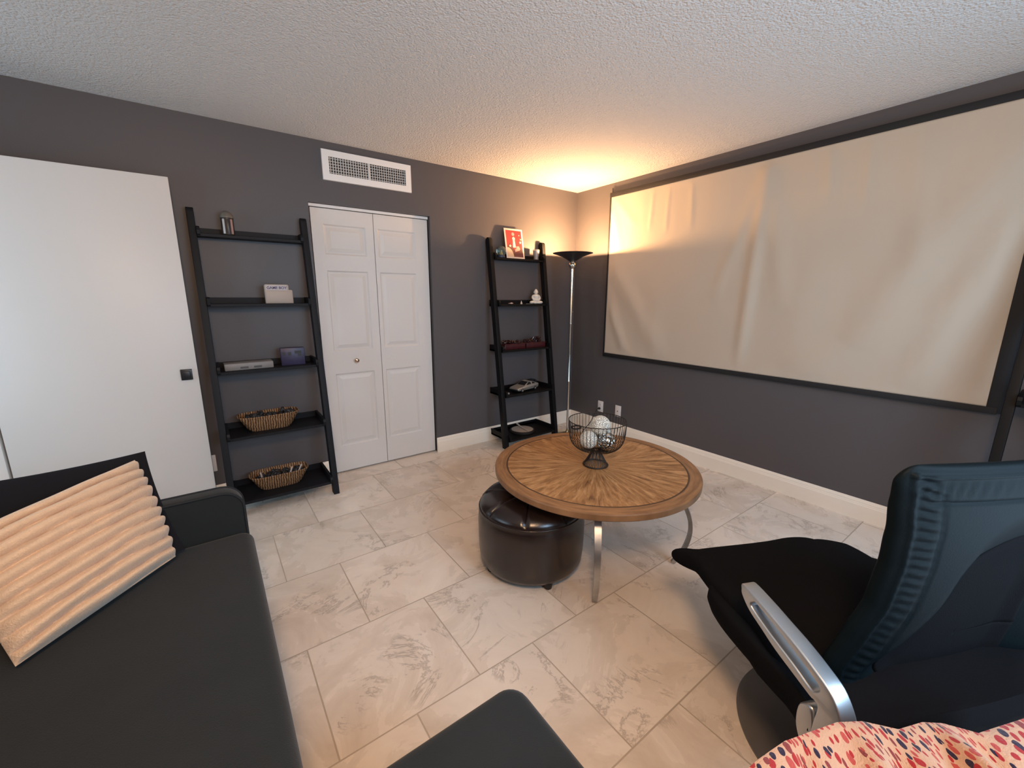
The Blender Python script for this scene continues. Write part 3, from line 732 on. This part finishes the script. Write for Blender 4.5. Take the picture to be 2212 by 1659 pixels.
for a, b in zip(R, R[1:]):
    for i in range(6): bm.faces.new((a[i], a[(i+1) % 6], b[(i+1) % 6], b[i]))
bm.faces.new(R[0]); bm.faces.new(R[-1][::-1]); fin(bm, 'body', M_silver, car, smooth=20)
secs = [(-.050, [(.056, .058), (.050, .0585)]), (.010, [(.056, .061), (.042, .088)]), (.050, [(.056, .063), (.042, .090)]), (.125, [(.056, .063), (.050, .066)])]
bm = bmesh.new(); R = [[bm.verts.new(p) for p in section(x, ps)] for x, ps in secs]
for a, b in zip(R, R[1:]):
    for i in range(4): bm.faces.new((a[i], a[(i+1) % 4], b[(i+1) % 4], b[i]))
bm.faces.new(R[0]); bm.faces.new(R[-1][::-1]); fin(bm, 'cabin', M_silver, car, smooth=10)
for s_ in (-1, 1):
    bm = bmesh.new(); q = [(-.030, .0575*s_, .0615), (.040, .0577*s_, .0645), (.034, .0455*s_, .085), (.008, .0455*s_, .084)]
    bm.faces.new([bm.verts.new(p) for p in q]); fin(bm, 'side_window', M_glassd, car, smooth=10); bm = bmesh.new()
    q = [(.054, .0577*s_, .0645), (.105, .0568*s_, .0655), (.060, .0455*s_, .085)]
    bm.faces.new([bm.verts.new(p) for p in q]); fin(bm, 'quarter_window', M_glassd, car, smooth=10)
bm = bmesh.new(); bm.faces.new([bm.verts.new(p) for p in [(-.047, .048, .0602), (-.047, -.048, .0602), (.006, -.041, .0872), (.006, .041, .0872)]]); fin(bm, 'windscreen', M_glassd, car, smooth=10)
for x in (-.095, .090):
    for s_ in (-1, 1):
        wh = lathe('wheel', [(.010, -.008), (.018, -.008), (.020, -.004), (.020, .004), (.018, .008), (.010, .008)], M_plasticblk, car, 20, loc=(x, s_*.060, .020), rot=(radians(90), 0, 0))
        lathe('wheel_hub', [(.002, -.010), (.011, -.009), (.012, 0), (.011, .009), (.002, .010)], M_silver, wh, 14)
box('rear_louver', .070, .150, -.040, .040, .062, .082, M_plasticblk, car, bev=.004)
for x in (.095, .130): box('rear_vent', x-.010, x+.010, -.034, .034, .078, .094, M_plasticblk, car, bev=.003)
box('bumper', -.156, -.146, -.058, .058, .016, .030, M_plasticblk, car, bev=.003)

# hand drum on the lowest shelf
t = thing('hand_drum', 'round hand drum with pale skin lying on the lowest corner shelf', 'drum', (-.820, -.165, ZB[4]))
lathe('drum_frame', [(.118, 0), (.122, .004), (.122, .022), (.114, .026), (.108, .022)], mat('drum frame', (0.02, 0.014, 0.012), 0.5), t, 40)
lathe('drum_skin', [(.112, .018), (.108, .0225), (.002, .023)], mat('drum skin', (0.42, 0.34, 0.28), 0.6), t, 40)
o = tube('drum_stick', [(0, .11, .012), (0, .02, 0), (0, -.12, -.004)], [.009, .006, .004], mat('drum stick', (0.50, 0.42, 0.35), 0.6)); o.location = (-.812, -.150, ZB[4]+.033); o.rotation_euler = (0, 0, radians(-8)); tag(o, 'pale wooden stick laid across the round hand drum', 'drumstick')

# ------------------------------------------------------------------ floor lamp
lamp = thing('floor_lamp', 'tall nickel uplighter floor lamp with dark dish shade, lit in the corner', 'lamp', (-.357, -.326, 0))
lathe('base', [(.135, 0), (.137, .006), (.132, .014), (.060, .022), (.024, .030), (.014, .045)], mat('brass base', (0.62, 0.47, 0.28), 0.25, metal=1.0), lamp, 48)
lathe('pole', [(.011, .04), (.011, .55), (.0125, .553), (.0125, .562), (.011, .565), (.0125, 1.13), (.0145, 1.133), (.0145, 1.142), (.0130, 1.145), (.0185, 1.67)], M_nickel, lamp, 24)
box('dimmer_knob', .006, .026, -.006, .006, 1.245, 1.257, M_nickel, lamp, bev=.002)
lathe('collar', [(.018, 1.655), (.022, 1.662), (.031, 1.676), (.034, 1.690), (.031, 1.704), (.022, 1.714), (.032, 1.724), (.028, 1.732)], M_nickel, lamp, 28)
sh = lathe('shade', [(.026, 1.722), (.050, 1.738), (.100, 1.768), (.155, 1.789), (.186, 1.797), (.190, 1.8005)], M_bronze, lamp, 64, cap0=True, cap1=False, smooth=60)
lathe('shade_lining', [(.030, 1.732), (.052, 1.745), (.100, 1.773), (.155, 1.793), (.190, 1.8005)], M_shade_in, sh, 64, cap0=True, cap1=False, smooth=60)
mb = mat('lit bulb', (1, .7, .4), 0.5); P = mb.node_tree.nodes['Principled BSDF']; P.inputs['Emission Color'].default_value = (*LAMP_COLOR, 1); P.inputs['Emission Strength'].default_value = 8
lathe('bulb', [(.006, 1.735), (.006, 1.742), (.010, 1.75), (.010, 1.765), (.004, 1.770)], mb, sh, 16)
pl = bpy.data.lights.new('floor_lamp_light', 'POINT'); pl.energy = LAMP_POWER; pl.color = LAMP_COLOR; pl.shadow_soft_size = .018
po = bpy.data.objects.new('floor_lamp_light', pl); COL.objects.link(po); po.location = (-.357, -.326, 1.792)
# cable and plug
pts = smooth_loop([(-.014, -.445, .252), (-.035, -.440, .248), (-.06, -.425, .20), (-.10, -.40, .10), (-.16, -.37, .02), (-.26, -.43, .006), (-.34, -.50, .006), (-.42, -.49, .006), (-.50, -.42, .006), (-.52, -.36, .006)], 8, False)
cd = thing('power_cord', 'thin black cord hanging from the plugged outlet to the floor', 'cord', (-.014, -.445, 0))
bm = bmesh.new(); add_tube(bm, [(x+.014, y+.445, z) for x, y, z in pts], .004, 8); fin(bm, 'cord', M_plasticblk, cd, smooth=60)
bm = bmesh.new(); add_box(bm, -.016, .004, -.011, .011, .240, .262, .004); fin(bm, 'plug', M_plasticblk, cd)
o = box('foot_switch', -.04, .04, -.022, .022, 0, .026, M_plasticblk, None, bev=.008, loc=(-.515, -.335, 0), rot=(0, 0, .5)); tag(o, 'black foot switch on the floor beside the corner shelf leg', 'switch')
# coiled cable loop behind lamp base
bm = bmesh.new()
for k in range(3): add_tube(bm, [((.055+.003*k)*cos(a), (.055-.002*k)*sin(a), .004+.006*k+.003*sin(3*a)) for a in [2*pi*i/36 for i in range(36)]], .003, 8, True)
o = fin(bm, 'coiled_cable', M_plasticblk, None, loc=(-.135, -.235, 0), smooth=60); tag(o, 'coil of black cable on the floor behind the lamp base', 'cable')

# ------------------------------------------------------------------ coffee table
TC = (-1.625, -1.850); TZ = .505; TR = .541
tb = thing('coffee_table', 'round sunburst wood coffee table on curved steel legs', 'table', (*TC, 0))
lathe('tabletop', [(TR-.030, TZ-.036), (TR-.004, TZ-.035), (TR-.001, TZ-.031), (TR, TZ-.006), (TR-.002, TZ-.0015), (TR-.006, TZ), (.30, TZ), (.001, TZ)], M_table, tb, 128, smooth=18)
for a in (225.5, 305, 45.5, 125):
    a = radians(a); ca, sa = cos(a), sin(a)
    prof = smooth_loop([(.340, TZ-.037), (.430, .400), (.490, .300), (.508, .200), (.485, .090), (.437, .002)], 6, False)
    bm = bmesh.new(); rows = []
    for i, (r, z) in enumerate(prof):
        p0 = prof[max(i-1, 0)]; p1 = prof[min(i+1, len(prof)-1)]; dx, dz = p1[0]-p0[0], p1[1]-p0[1]; l = sqrt(dx*dx+dz*dz); nx, nz = -dz/l, dx/l
        th = .010; wd = .017 - .006*i/len(prof)
        rows.append([bm.verts.new(((r+nx*a_)*ca - b_*sa, (r+nx*a_)*sa + b_*ca, max(.001, z+nz*a_))) for a_, b_ in ((-th, -wd), (th, -wd), (th, wd), (-th, wd))])
    for p, q in zip(rows, rows[1:]):
        for j in range(4): bm.faces.new((p[j], p[(j+1) % 4], q[(j+1) % 4], q[j]))
    bm.faces.new(rows[0]); bm.faces.new(rows[-1][::-1])
    fin(bm, 'leg', M_steel, tb, smooth=40)
bm = bmesh.new(); add_tube(bm, [(.34*cos(a), .34*sin(a), TZ-.044) for a in [2*pi*i/48 for i in range(48)]], .008, 8, True); fin(bm, 'ring_brace', M_steel, tb, smooth=60)

# wire bowl
BC = (-1.630, -1.862)
bw_ = thing('wire_bowl', 'dark wire pedestal fruit bowl standing on the round wooden table', 'bowl', (*BC, TZ))
bprof = [(.020, .088), (.060, .090), (.100, .100), (.128, .122), (.143, .155), (.149, .200), (.151, .252)]
sm = smooth_loop(bprof, 4, False)
bm = bmesh.new(); NW = 48
for i in range(NW):
    a = 2*pi*i/NW; add_tube(bm, [(r*cos(a), r*sin(a), z) for r, z in sm], .0014, 5)
fin(bm, 'wire_cage', M_wire, bw_, smooth=60)
def ring(n, r, z, t_): 
    bm = bmesh.new(); add_tube(bm, [(r*cos(a), r*sin(a), z) for a in [2*pi*i/64 for i in range(64)]], t_, 8, True); return fin(bm, n, M_wire, bw_, smooth=60)
ring('rim', .151, .252, .0024); ring('neck_ring', .021, .088, .0030)
bm = bmesh.new()
for i in range(36):
    a = 2*pi*i/36; add_tube(bm, [(r*cos(a), r*sin(a), z) for r, z in ((.021, .088), (.030, .066), (.047, .034), (.060, .012), (.064, .004))], .0017, 5)
fin(bm, 'pedestal', M_wire, bw_, smooth=60)
ring('base_ring', .0645, .005, .0042)
def ball(nm, x, y, z, r, m, lb, g):
    o = sphere(nm, (x, y, z), r, m); tag(o, lb, 'ball', g); return o
ball('decorative_ball', -1.612, -1.868, .726, .053, M_ballcream, 'cream textured ball on top of the pile in the wire bowl', 'balls in the wire bowl')
ball('decorative_ball', -1.682, -1.852, .656, .047, M_ballcream, 'cream textured ball at the lower left of the wire bowl', 'balls in the wire bowl')
ball('decorative_ball', -1.622, -1.925, .655, .048, M_ballsilver, 'silver mirror mosaic ball at lower right of the wire bowl', 'balls in the wire bowl')
ball('decorative_ball', -1.555, -1.835, .662, .047, M_ballcream, 'cream ball at the back right of the wire bowl', 'balls in the wire bowl')

# ------------------------------------------------------------------ brown leather pouf
pf = thing('pouf', 'round dark brown leather pouf tucked partly under the table', 'pouf', (-1.985, -1.752, 0))
PR = .246
def seam_r(a): return 1-.012*math.exp(-((((a*8/(2*pi)) % 1)-.5)*9)**2)
bm = bmesh.new(); n = 128
prof = [(.205, .035), (.225, .045), (.238, .070), (.243, .12), (.2455, .20), (.246, .27), (.243, .320), (.238, .338), (.240, .344), (.234, .362), (.215, .385), (.17, .402), (.10, .410), (.03, .411), (.012, .407)]
R = []
for k, (r, z) in enumerate(prof):
    row = []
    for i in range(n):
        a = 2*pi*i/n; q = ((a*8/(2*pi)) % 1); d = min(q, 1-q)
        top = z > .35
        dz = -.013*math.exp(-(d*8*2*pi/8*r/.018)**2)*(1 if top else 0)
        row.append(bm.verts.new((r*1.125*cos(a), r*1.125*sin(a), z+dz)))
    R.append(row)
for a, b in zip(R, R[1:]):
    for i in range(n): bm.faces.new((a[i], a[(i+1) % n], b[(i+1) % n], b[i]))
bm.faces.new(R[0][::-1]); bm.faces.new(R[-1]); fin(bm, 'cover', M_brown, pf, smooth=60)
bm = bmesh.new(); add_tube(bm, [(.2705*cos(a), .2705*sin(a), .341) for a in [2*pi*i/96 for i in range(96)]], .0035, 8, True); fin(bm, 'welt', M_brown, pf, smooth=60)
lathe('button', [(.014, .404), (.016, .410), (.010, .416), (.002, .417)], M_brown, pf, 16)
for a in (254, 164, 74, 344):
    a = radians(a); lathe('foot', [(.014, 0), (.018, .004), (.024, .036)], M_darkfoot, pf, 20, loc=(.222*cos(a), .222*sin(a), 0))

# ------------------------------------------------------------------ sofa
sofa = thing('sofa', 'long charcoal grey fabric sofa along the left side of the picture', 'sofa', (-3.6, -2.6, 0))
def wbox(n, x0, x1, y0, y1, z0, z1, m, par, root, bev, seg=4):
    rx, ry = root
    return box(n, x0-rx, x1-rx, y0-ry, y1-ry, z0, z1, m, par, bev=bev, seg=seg)
RS = (-3.6, -2.6)
def seat_slab(n, x0, x1, y0, y1, z0, z1, rb=.04, rc=.05, par=None, root=RS, m=None):
    def arc(cx, cy, a0): return [(cx+rc*cos(radians(a0+90*k/6)), cy+rc*sin(radians(a0+90*k/6))) for k in range(7)]
    lp = arc(x1-rc, y1-rc, 0)+arc(x0+rc, y1-rc, 90)+arc(x0+rc, y0+rc, 180)+arc(x1-rc, y0+rc, 270)
    lp = [(p-root[0], q-root[1]) for p, q in lp]
    return poly_extrude(n, [lp], z1-z0, m or M_sofa, par, Matrix.Translation((0, 0, (z0+z1)/2)), bevel=rb, seg=6, smooth=50)
seat_slab('seat_cushion', -3.99, -3.188, -4.05, -1.335, .24, .425, .035, .05, sofa)
wbox('seat_base', -4.05, -3.225, -4.10, -1.30, .06, .245, M_sofa, sofa, RS, .02)
arm_lp = []
rc = .075
ax0, ax1, az0, az1 = -4.12, -3.205, .06, .600
arm_lp = [(ax0, az0), (ax1, az0), (ax1, az1-rc)]+[(ax1-rc+rc*cos(radians(15*k)), az1-rc+rc*sin(radians(15*k))) for k in range(1, 7)]+[(ax0, az1)]
arm_o = poly_extrude('arm', [[(a-RS[0], b) for a, b in arm_lp]], .075, M_sofa, sofa, Matrix(((1, 0, 0, 0), (0, 0, 1, -1.290-RS[1]), (0, 1, 0, 0), (0, 0, 0, 1))), bevel=.008, seg=3)
for yy in (-1.3265, -1.2535):
    pp = [(a-RS[0], yy-RS[1], b) for a, b in arm_lp[1:]]
    bm = bmesh.new(); add_tube(bm, pp, .0055, 8); fin(bm, 'arm_piping', M_sofa_pipe, arm_o, smooth=60)
wbox('backrest', -4.16, -3.97, -4.10, -1.33, .20, .82, M_sofa, sofa, RS, .05)
for x, y in ((-4.0, -1.4), (-3.30, -1.4), (-3.30, -3.0), (-4.0, -4.0)): 
    lathe('foot', [(.018, 0), (.025, .06)], M_darkfoot, sofa, 16, loc=(x-RS[0], y-RS[1], 0))

RO = (-2.94, -2.86)
ot = thing('ottoman', 'charcoal fabric ottoman pushed against the sofa at bottom centre', 'ottoman', (*RO, 0))
seat_slab('top_cushion', -3.18, -2.700, -3.14, -2.572, .25, .425, .030, .055, ot, RO)
seat_slab('base', -3.172, -2.712, -3.13, -2.584, .05, .255, .01, .05, ot, RO)
for x, y in ((-3.12, -2.64), (-2.77, -2.64), (-2.77, -3.08), (-3.12, -3.08)): lathe('foot', [(.018, 0), (.024, .05)], M_darkfoot, ot, 14, loc=(x-RO[0], y-RO[1], 0))

# second settee behind/right of the camera that carries the blanket
RT = (-2.75, -3.7)
s2 = thing('bench', 'charcoal padded bench hidden under the spotted blanket at bottom right', 'bench', (*RT, 0))
seat_slab('seat_cushion', -3.15, -2.37, -4.05, -3.235, .24, .425, .035, .05, s2, RT)
wbox('seat_base', -3.14, -2.385, -4.08, -3.26, .05, .245, M_sofa, s2, RT, .02)

# blanket: bunched heap with folds
BL0 = Vector((-2.36, -3.30, 0))
crest = [(-2.68, -3.05), (-2.60, -3.09), (-2.498, -3.11), (-2.455, -3.126), (-2.383, -3.153), (-2.343, -3.18), (-2.308, -3.224), (-2.254, -3.247), (-2.227, -3.269), (-2.199, -3.312), (-2.095, -3.356), (-1.99, -3.40)]
def blanket_pt(u, v):
    # u runs along the far crest, v from the far hem over the crest towards the camera side
    k = u*(len(crest)-1); i = min(int(k), len(crest)-2); f = k-i
    c = Vector((crest[i][0]*(1-f)+crest[i+1][0]*f, crest[i][1]*(1-f)+crest[i+1][1]*f, 0))
    inward = Vector((-.52, -.85, 0))
    hc = .616 - .02*max(0, .12-u)/.12
    if v < .25:      # hanging hem on the far side
        t = v/.25; z = .33 + (hc-.33)*sin(t*pi/2)**.8
        off = .012*(1-t)
        p = c - inward*off*0 
    else:
        t = (v-.25)/.75; L_ = .66*t
        p = c + inward*L_
        z = hc - .015*min(1, t*8) - .15*t**1.5
        ph = u*9.5 + t*2.6
        z += .022*sin(ph*2.1)*min(1, t*4) + .012*sin(ph*4.7+1.3+t*3)*min(1, t*8) + .010*noise.noise(Vector((u*9, t*4, 1)))*min(1, t*9)
        # long rolled folds running away to the right
        for s0, a_ in ((.50, .055), (.68, .06), (.86, .055)):
            d = (u-(s0+.22*t))*7.0; z += a_*math.exp(-(d*2.0)**2)*min(1, t*3.5)
    return p - BL0 + Vector((0, 0, z))
def blanket_uv(u, v): return (u*.95, v*.90)
o = grid_surf('blanket', blanket_pt, 200, 120, M_blanket, None, uv=blanket_uv, thick=.006, loc=tuple(BL0))
tag(o, 'cream fleece blanket with red and dark spots bunched at bottom right', 'blanket')

# ------------------------------------------------------------------ cushions on the sofa
def pillow(name, corners, T, m, disp=None, nu=50, nv=50, prof=(2.4, .5), pinch=.05, fs=1.0, bs=1.0):
    BLc, BRc, TRc, TLc = [Vector(c) for c in corners]
    ctr = (BLc+BRc+TRc+TLc)/4
    nrm = (BRc-BLc).cross(TLc-BLc).normalized()
    org = Vector((ctr.x, ctr.y, min(BLc.z, BRc.z)))
    def fn(u, v):
        a, b = (u+1)/2, (v+1)/2
        # edges bow inwards a little between the corners
        uu = u*(1-pinch*(1-v*v)); vv = v*(1-pinch*(1-u*u))
        a, b = (uu+1)/2, (vv+1)/2
        p = BLc*(1-a)*(1-b)+BRc*a*(1-b)+TRc*a*b+TLc*(1-a)*b
        return p-org, nrm*T
    return cushion(name, fn, m, None, nu, nv, prof, loc=tuple(org), disp=disp, fs=fs, bs=bs)
NR = 10
def ribs(q, u, v, sg, n):
    if sg < 0: return q
    k = (v+1)/2*NR + .22*noise.noise(Vector((u*1.6, v*2.5, 4)))
    amp = .017*(max(0, 1-abs(u)**30))
    e = min(1, (1-abs(v))*40)
    return q + n.normalized()*(abs(sin(pi*k))**.7-.5)*2*amp*e
pl1 = pillow('ribbed_pillow', [(-3.752, -1.800, .447), (-3.436, -1.462, .455), (-3.530, -1.205, .770), (-3.885, -1.60, .745)], .105, M_beige, disp=ribs, nu=70, nv=170, prof=(2.2, .5), pinch=.0, bs=.22)
tag(pl1, 'plush beige pillow with deep horizontal ribs on the sofa', 'pillow')
pl2 = pillow('black_pillow', [(-3.86, -1.60, .47), (-3.41, -1.415, .45), (-3.500, -1.175, .790), (-3.97, -1.27, .80)], .06, M_blackcloth, prof=(2.6, .5), fs=.35)
tag(pl2, 'plain black pillow leaning behind the ribbed beige pillow', 'pillow')

# ------------------------------------------------------------------ swivel lounge chair
ch = thing('lounge_chair', 'black leather swivel lounge chair with aluminium arm, seen from behind', 'chair', (-2.05, -3.07, 0), radians(-24.83))
# local frame: +x chair right (r), +y chair front (f)
lathe('base_plate', [(.300, 0), (.302, .010), (.296, .022), (.278, .026), (.05, .028)], M_base, ch, 96, loc=(.259, .120, 0))
lathe('column', [(.045, .027), (.032, .05), (.030, .28), (.07, .30), (.07, .33)], M_alu, ch, 32, loc=(.259, .120, 0))
# seat cushion
out = [(-.105, .02), (-.112, .16), (-.110, .30), (-.090, .42), (-.075, .50), (-.100, .575), (.02, .575), (.16, .568), (.30, .566), (.42, .575), (.505, .548), (.560, .480), (.580, .40), (.575, .25), (.565, .02), (.25, -.02)]
SC = (.24, .27)
def seat_fn(u, v):
    # map the square onto the outline by polar angle
    a = atan2(v, u); m_ = max(abs(u), abs(v))
    if m_ < 1e-6: return (SC[0], SC[1], .435), (0, 0, .05)
    best = None; dx, dy = cos(a), sin(a)
    for i in range(len(SO)):
        p, q = SO[i], SO[(i+1) % len(SO)]
        ex, ey = q[0]-p[0], q[1]-p[1]; den = dx*ey-dy*ex
        if abs(den) < 1e-9: continue
        t = ((p[0]-SC[0])*ey-(p[1]-SC[1])*ex)/den; s_ = ((p[0]-SC[0])*dy-(p[1]-SC[1])*dx)/den
        if t > 0 and -1e-6 <= s_ <= 1+1e-6: best = t if best is None else max(best, t)
    R_ = (best or .3)*m_
    x, y = SC[0]+dx*R_, SC[1]+dy*R_
    z = .437 + .018*(1-m_) + (.022 if x < 0 else 0)*min(1, -x/.1 if x < 0 else 0) - .03*max(0, y-.44)/.13
    return (x, y, z), (0, 0, .048)
SO = smooth_loop(out, 4)
seat = cushion('seat', seat_fn, M_chaircloth, ch, 56, 56, (8, .35))
# side shell under the seat (rounded boat shape)
low = [(-.125, -.12), (-.140, .0), (-.142, .15), (-.132, .27), (-.100, .345), (.0, .40), (.25, .42), (.50, .40), (.60, .30), (.60, .15), (.59, .0), (.56, -.12), (.25, -.15)]
def bowl_shape():
    bm = bmesh.new(); LP = smooth_loop(low, 5); rows = []
    cx, cy = .24, .19
    for s_, z in ((.995, .470), (1.02, .455), (1.025, .43), (.99, .395), (.90, .365), (.72, .345), (.4, .335)):
        rows.append([bm.verts.new((cx+(x-cx)*s_, cy+(y-cy)*s_, z - (.0 if z > .44 else .010*(y < .1)))) for x, y in LP])
    k = len(LP)
    for a, b in zip(rows, rows[1:]):
        for i in range(k): bm.faces.new((a[i], a[(i+1) % k], b[(i+1) % k], b[i]))
    bm.faces.new(rows[0][::-1]); bm.faces.new(rows[-1])
    return fin(bm, 'seat_shell', M_chaircloth, ch, smooth=60)
bowl_shape()

# backrest shell: leather, ruched along the side edge
zs_ = [(.06, .18, .70), (.18, .09, .76), (.30, .020, .79), (.42, -.045, .80), (.51, -.060, .79), (.62, -.036, .74), (.705, -.018, .70), (.817, -.022, .67), (.90, -.035, .66), (.983, -.056, .66), (1.03, -.066, .66), (1.068, -.064, .65)]
ZT = 1.068
def edge(z):
    for (a, l0, r0), (b, l1, r1) in zip(zs_, zs_[1:]):
        if z <= b or b == ZT:
            t = min(1, max(0, (z-a)/(b-a))); t = t*t*(3-2*t)*.5+t*.5
            return l0+(l1-l0)*t, r0+(r1-r0)*t
pan = [(-.01, .48), (.065, .60), (.12, .71), (.140, .83), (.19, .92), (.32, .975), (.46, .96), (.54, .86), (.545, .68), (.565, .55), (.560, .40), (.53, .27), (.45, .15), (.28, .12), (.13, .22), (.06, .38)]
PS = smooth_loop(pan, 5); PC = (.30, .56)
def pan_m(x, z):
    dx, dy = x-PC[0], z-PC[1]; l = sqrt(dx*dx+dy*dy)
    if l < 1e-6: return 0
    dx /= l; dy /= l; best = .3
    for i in range(len(PS)):
        p, q = PS[i], PS[(i+1) % len(PS)]; ex, ey = q[0]-p[0], q[1]-p[1]; den = dx*ey-dy*ex
        if abs(den) < 1e-9: continue
        t = ((p[0]-PC[0])*ey-(p[1]-PC[1])*ex)/den; s_ = ((p[0]-PC[0])*dy-(p[1]-PC[1])*dx)/den
        if t > 0 and -1e-6 <= s_ <= 1+1e-6: best = t
    return l/best
def hollow(m_):
    t = min(1, max(0, (1.06-m_)/.55)); return .055*t*t*(3-2*t)
def back_mid(z, x):
    q = (x-.30)/.34
    return -(z-.5)*.15 + .030*q*q - .045 - (.10*((.5-z)/.3)**2*.4 if z < .5 else 0)
def back_fn(u, v):
    z = .06 + (ZT-.06)*(v+1)/2
    l, r = edge(z); x = l+(r-l)*(u+1)/2
    if v > .92:  # rounded top corners
        c = (v-.92)/.08; x = .30+(x-.30)*(1-.10*(1-sqrt(max(0, 1-c*c*.98))))
    return (x, back_mid(z, x), z), (0, .034, .004)
def back_disp(q, u, v, sg, n):
    if sg < 0:      # rear face
        z = q.z; l, r = edge(min(z, ZT)); dl = q.x-l; dt = ZT-z
        for d in (dl, dt):
            o_ = dt if d is dl else dl
            if d < .09 and o_ > .02:
                w_ = sin((z if d is dl else q.x)*260 + 3.0*noise.noise(Vector((z*11, q.x*9, 0)))+(d*45))
                q.y += .0032*w_*math.exp(-((d-.050)/.018)**2)*(1 if d is dl else .5)
            q.y -= .004*math.exp(-((d-.022)/.005)**2)*(1 if o_ > .015 else 0)
            q.y += .004*math.exp(-((d-.078)/.004)**2)*(1 if o_ > .06 else 0)
        q.y += hollow(pan_m(q.x, z))
    return q
back = cushion('backrest', back_fn, M_leather, ch, 110, 240, (7, .42), disp=back_disp)
def panel_fn(i, j):
    a = 2*pi*i; m_ = .74*j; dx, dy = cos(a), sin(a)
    k = 1/ max(1e-6, pan_m(PC[0]+dx, PC[1]+dy)) if True else 1
    x, z = PC[0]+dx*k*m_, PC[1]+dy*k*m_
    return Vector((x, back_mid(z, x)-.034+.003+hollow(m_)*1.0 - .006*sqrt(max(0, 1-j**6)), z))
grid_surf('rear_panel', panel_fn, 97, 24, M_chaircloth, ch, thick=.004)
wl = [p for p in smooth_loop([(.52, .84), (.553, .76), (.560, .66), (.575, .56), (.570, .42), (.540, .28), (.46, .15), (.34, .08)], 6, False)]
bm = bmesh.new(); add_tube(bm, [(x, back_mid(z, x)-.034, z) for x, z in wl], .007, 8); fin(bm, 'back_welt', M_leather, back, smooth=60)

# aluminium arms
side = [(.146, .628), (.150, .612), (.144, .596), (.115, .572), (.070, .554), (.024, .536), (-.030, .522), (-.079, .510), (-.092, .510), (-.100, .500), (-.096, .455), (-.100, .405), (-.150, .390), (-.168, .440), (-.160, .500), (-.146, .535), (-.120, .566), (-.080, .583), (-.030, .598), (.024, .609), (.080, .620)]
slot = [(.112, .594), (.104, .606), (.092, .608), (.030, .594), (-.040, .575), (-.092, .556), (-.098, .545), (-.090, .534), (-.078, .530), (-.030, .546), (.040, .564), (.100, .584)]
def arm(xc):
    mtx = Matrix(((0, 0, 1, xc), (1, 0, 0, 0), (0, 1, 0, 0), (0, 0, 0, 1)))
    a = poly_extrude('arm', [smooth_loop(side, 4), smooth_loop(slot, 3)], .042, M_alu, ch, mtx, bevel=.004, seg=3, smooth=40)
    bl = [(-.060, .470), (-.052, .440), (-.056, .400), (-.075, .370), (-.100, .375), (-.098, .44), (-.086, .482)]
    poly_extrude('arm_bracket', [smooth_loop(bl, 4)], .034, M_alu, a, Matrix(((0, 0, 1, xc), (1, 0, 0, 0), (0, 1, 0, 0), (0, 0, 0, 1))), bevel=.006, seg=3, smooth=40)
arm(-.150); arm(.640)

# ------------------------------------------------------------------ added fill lamp, unseen behind the camera, warms and brightens the room
cl = thing('fill_lamp', 'added warm fill lamp under the ceiling, unseen behind the camera', 'lamp', (-3.35, -3.50, H))
lathe('mount', [(.16, -.03), (.16, 0)], M_white, cl, 32)
mg = mat('fill lamp diffuser', (0.9, 0.85, 0.8), 0.4); P = mg.node_tree.nodes['Principled BSDF']; P.inputs['Emission Color'].default_value = (1, .74, .52, 1); P.inputs['Emission Strength'].default_value = 3
lathe('diffuser', [(.002, -.085), (.08, -.078), (.13, -.055), (.15, -.03)], mg, cl, 32)
al = bpy.data.lights.new('fill_lamp_light', 'POINT'); al.energy = FILL_POWER; al.color = (1.0, .63, .36); al.shadow_soft_size = .16
ao = bpy.data.objects.new('fill_lamp_light', al); COL.objects.link(ao); ao.location = (-3.35, -3.50, H-.26)
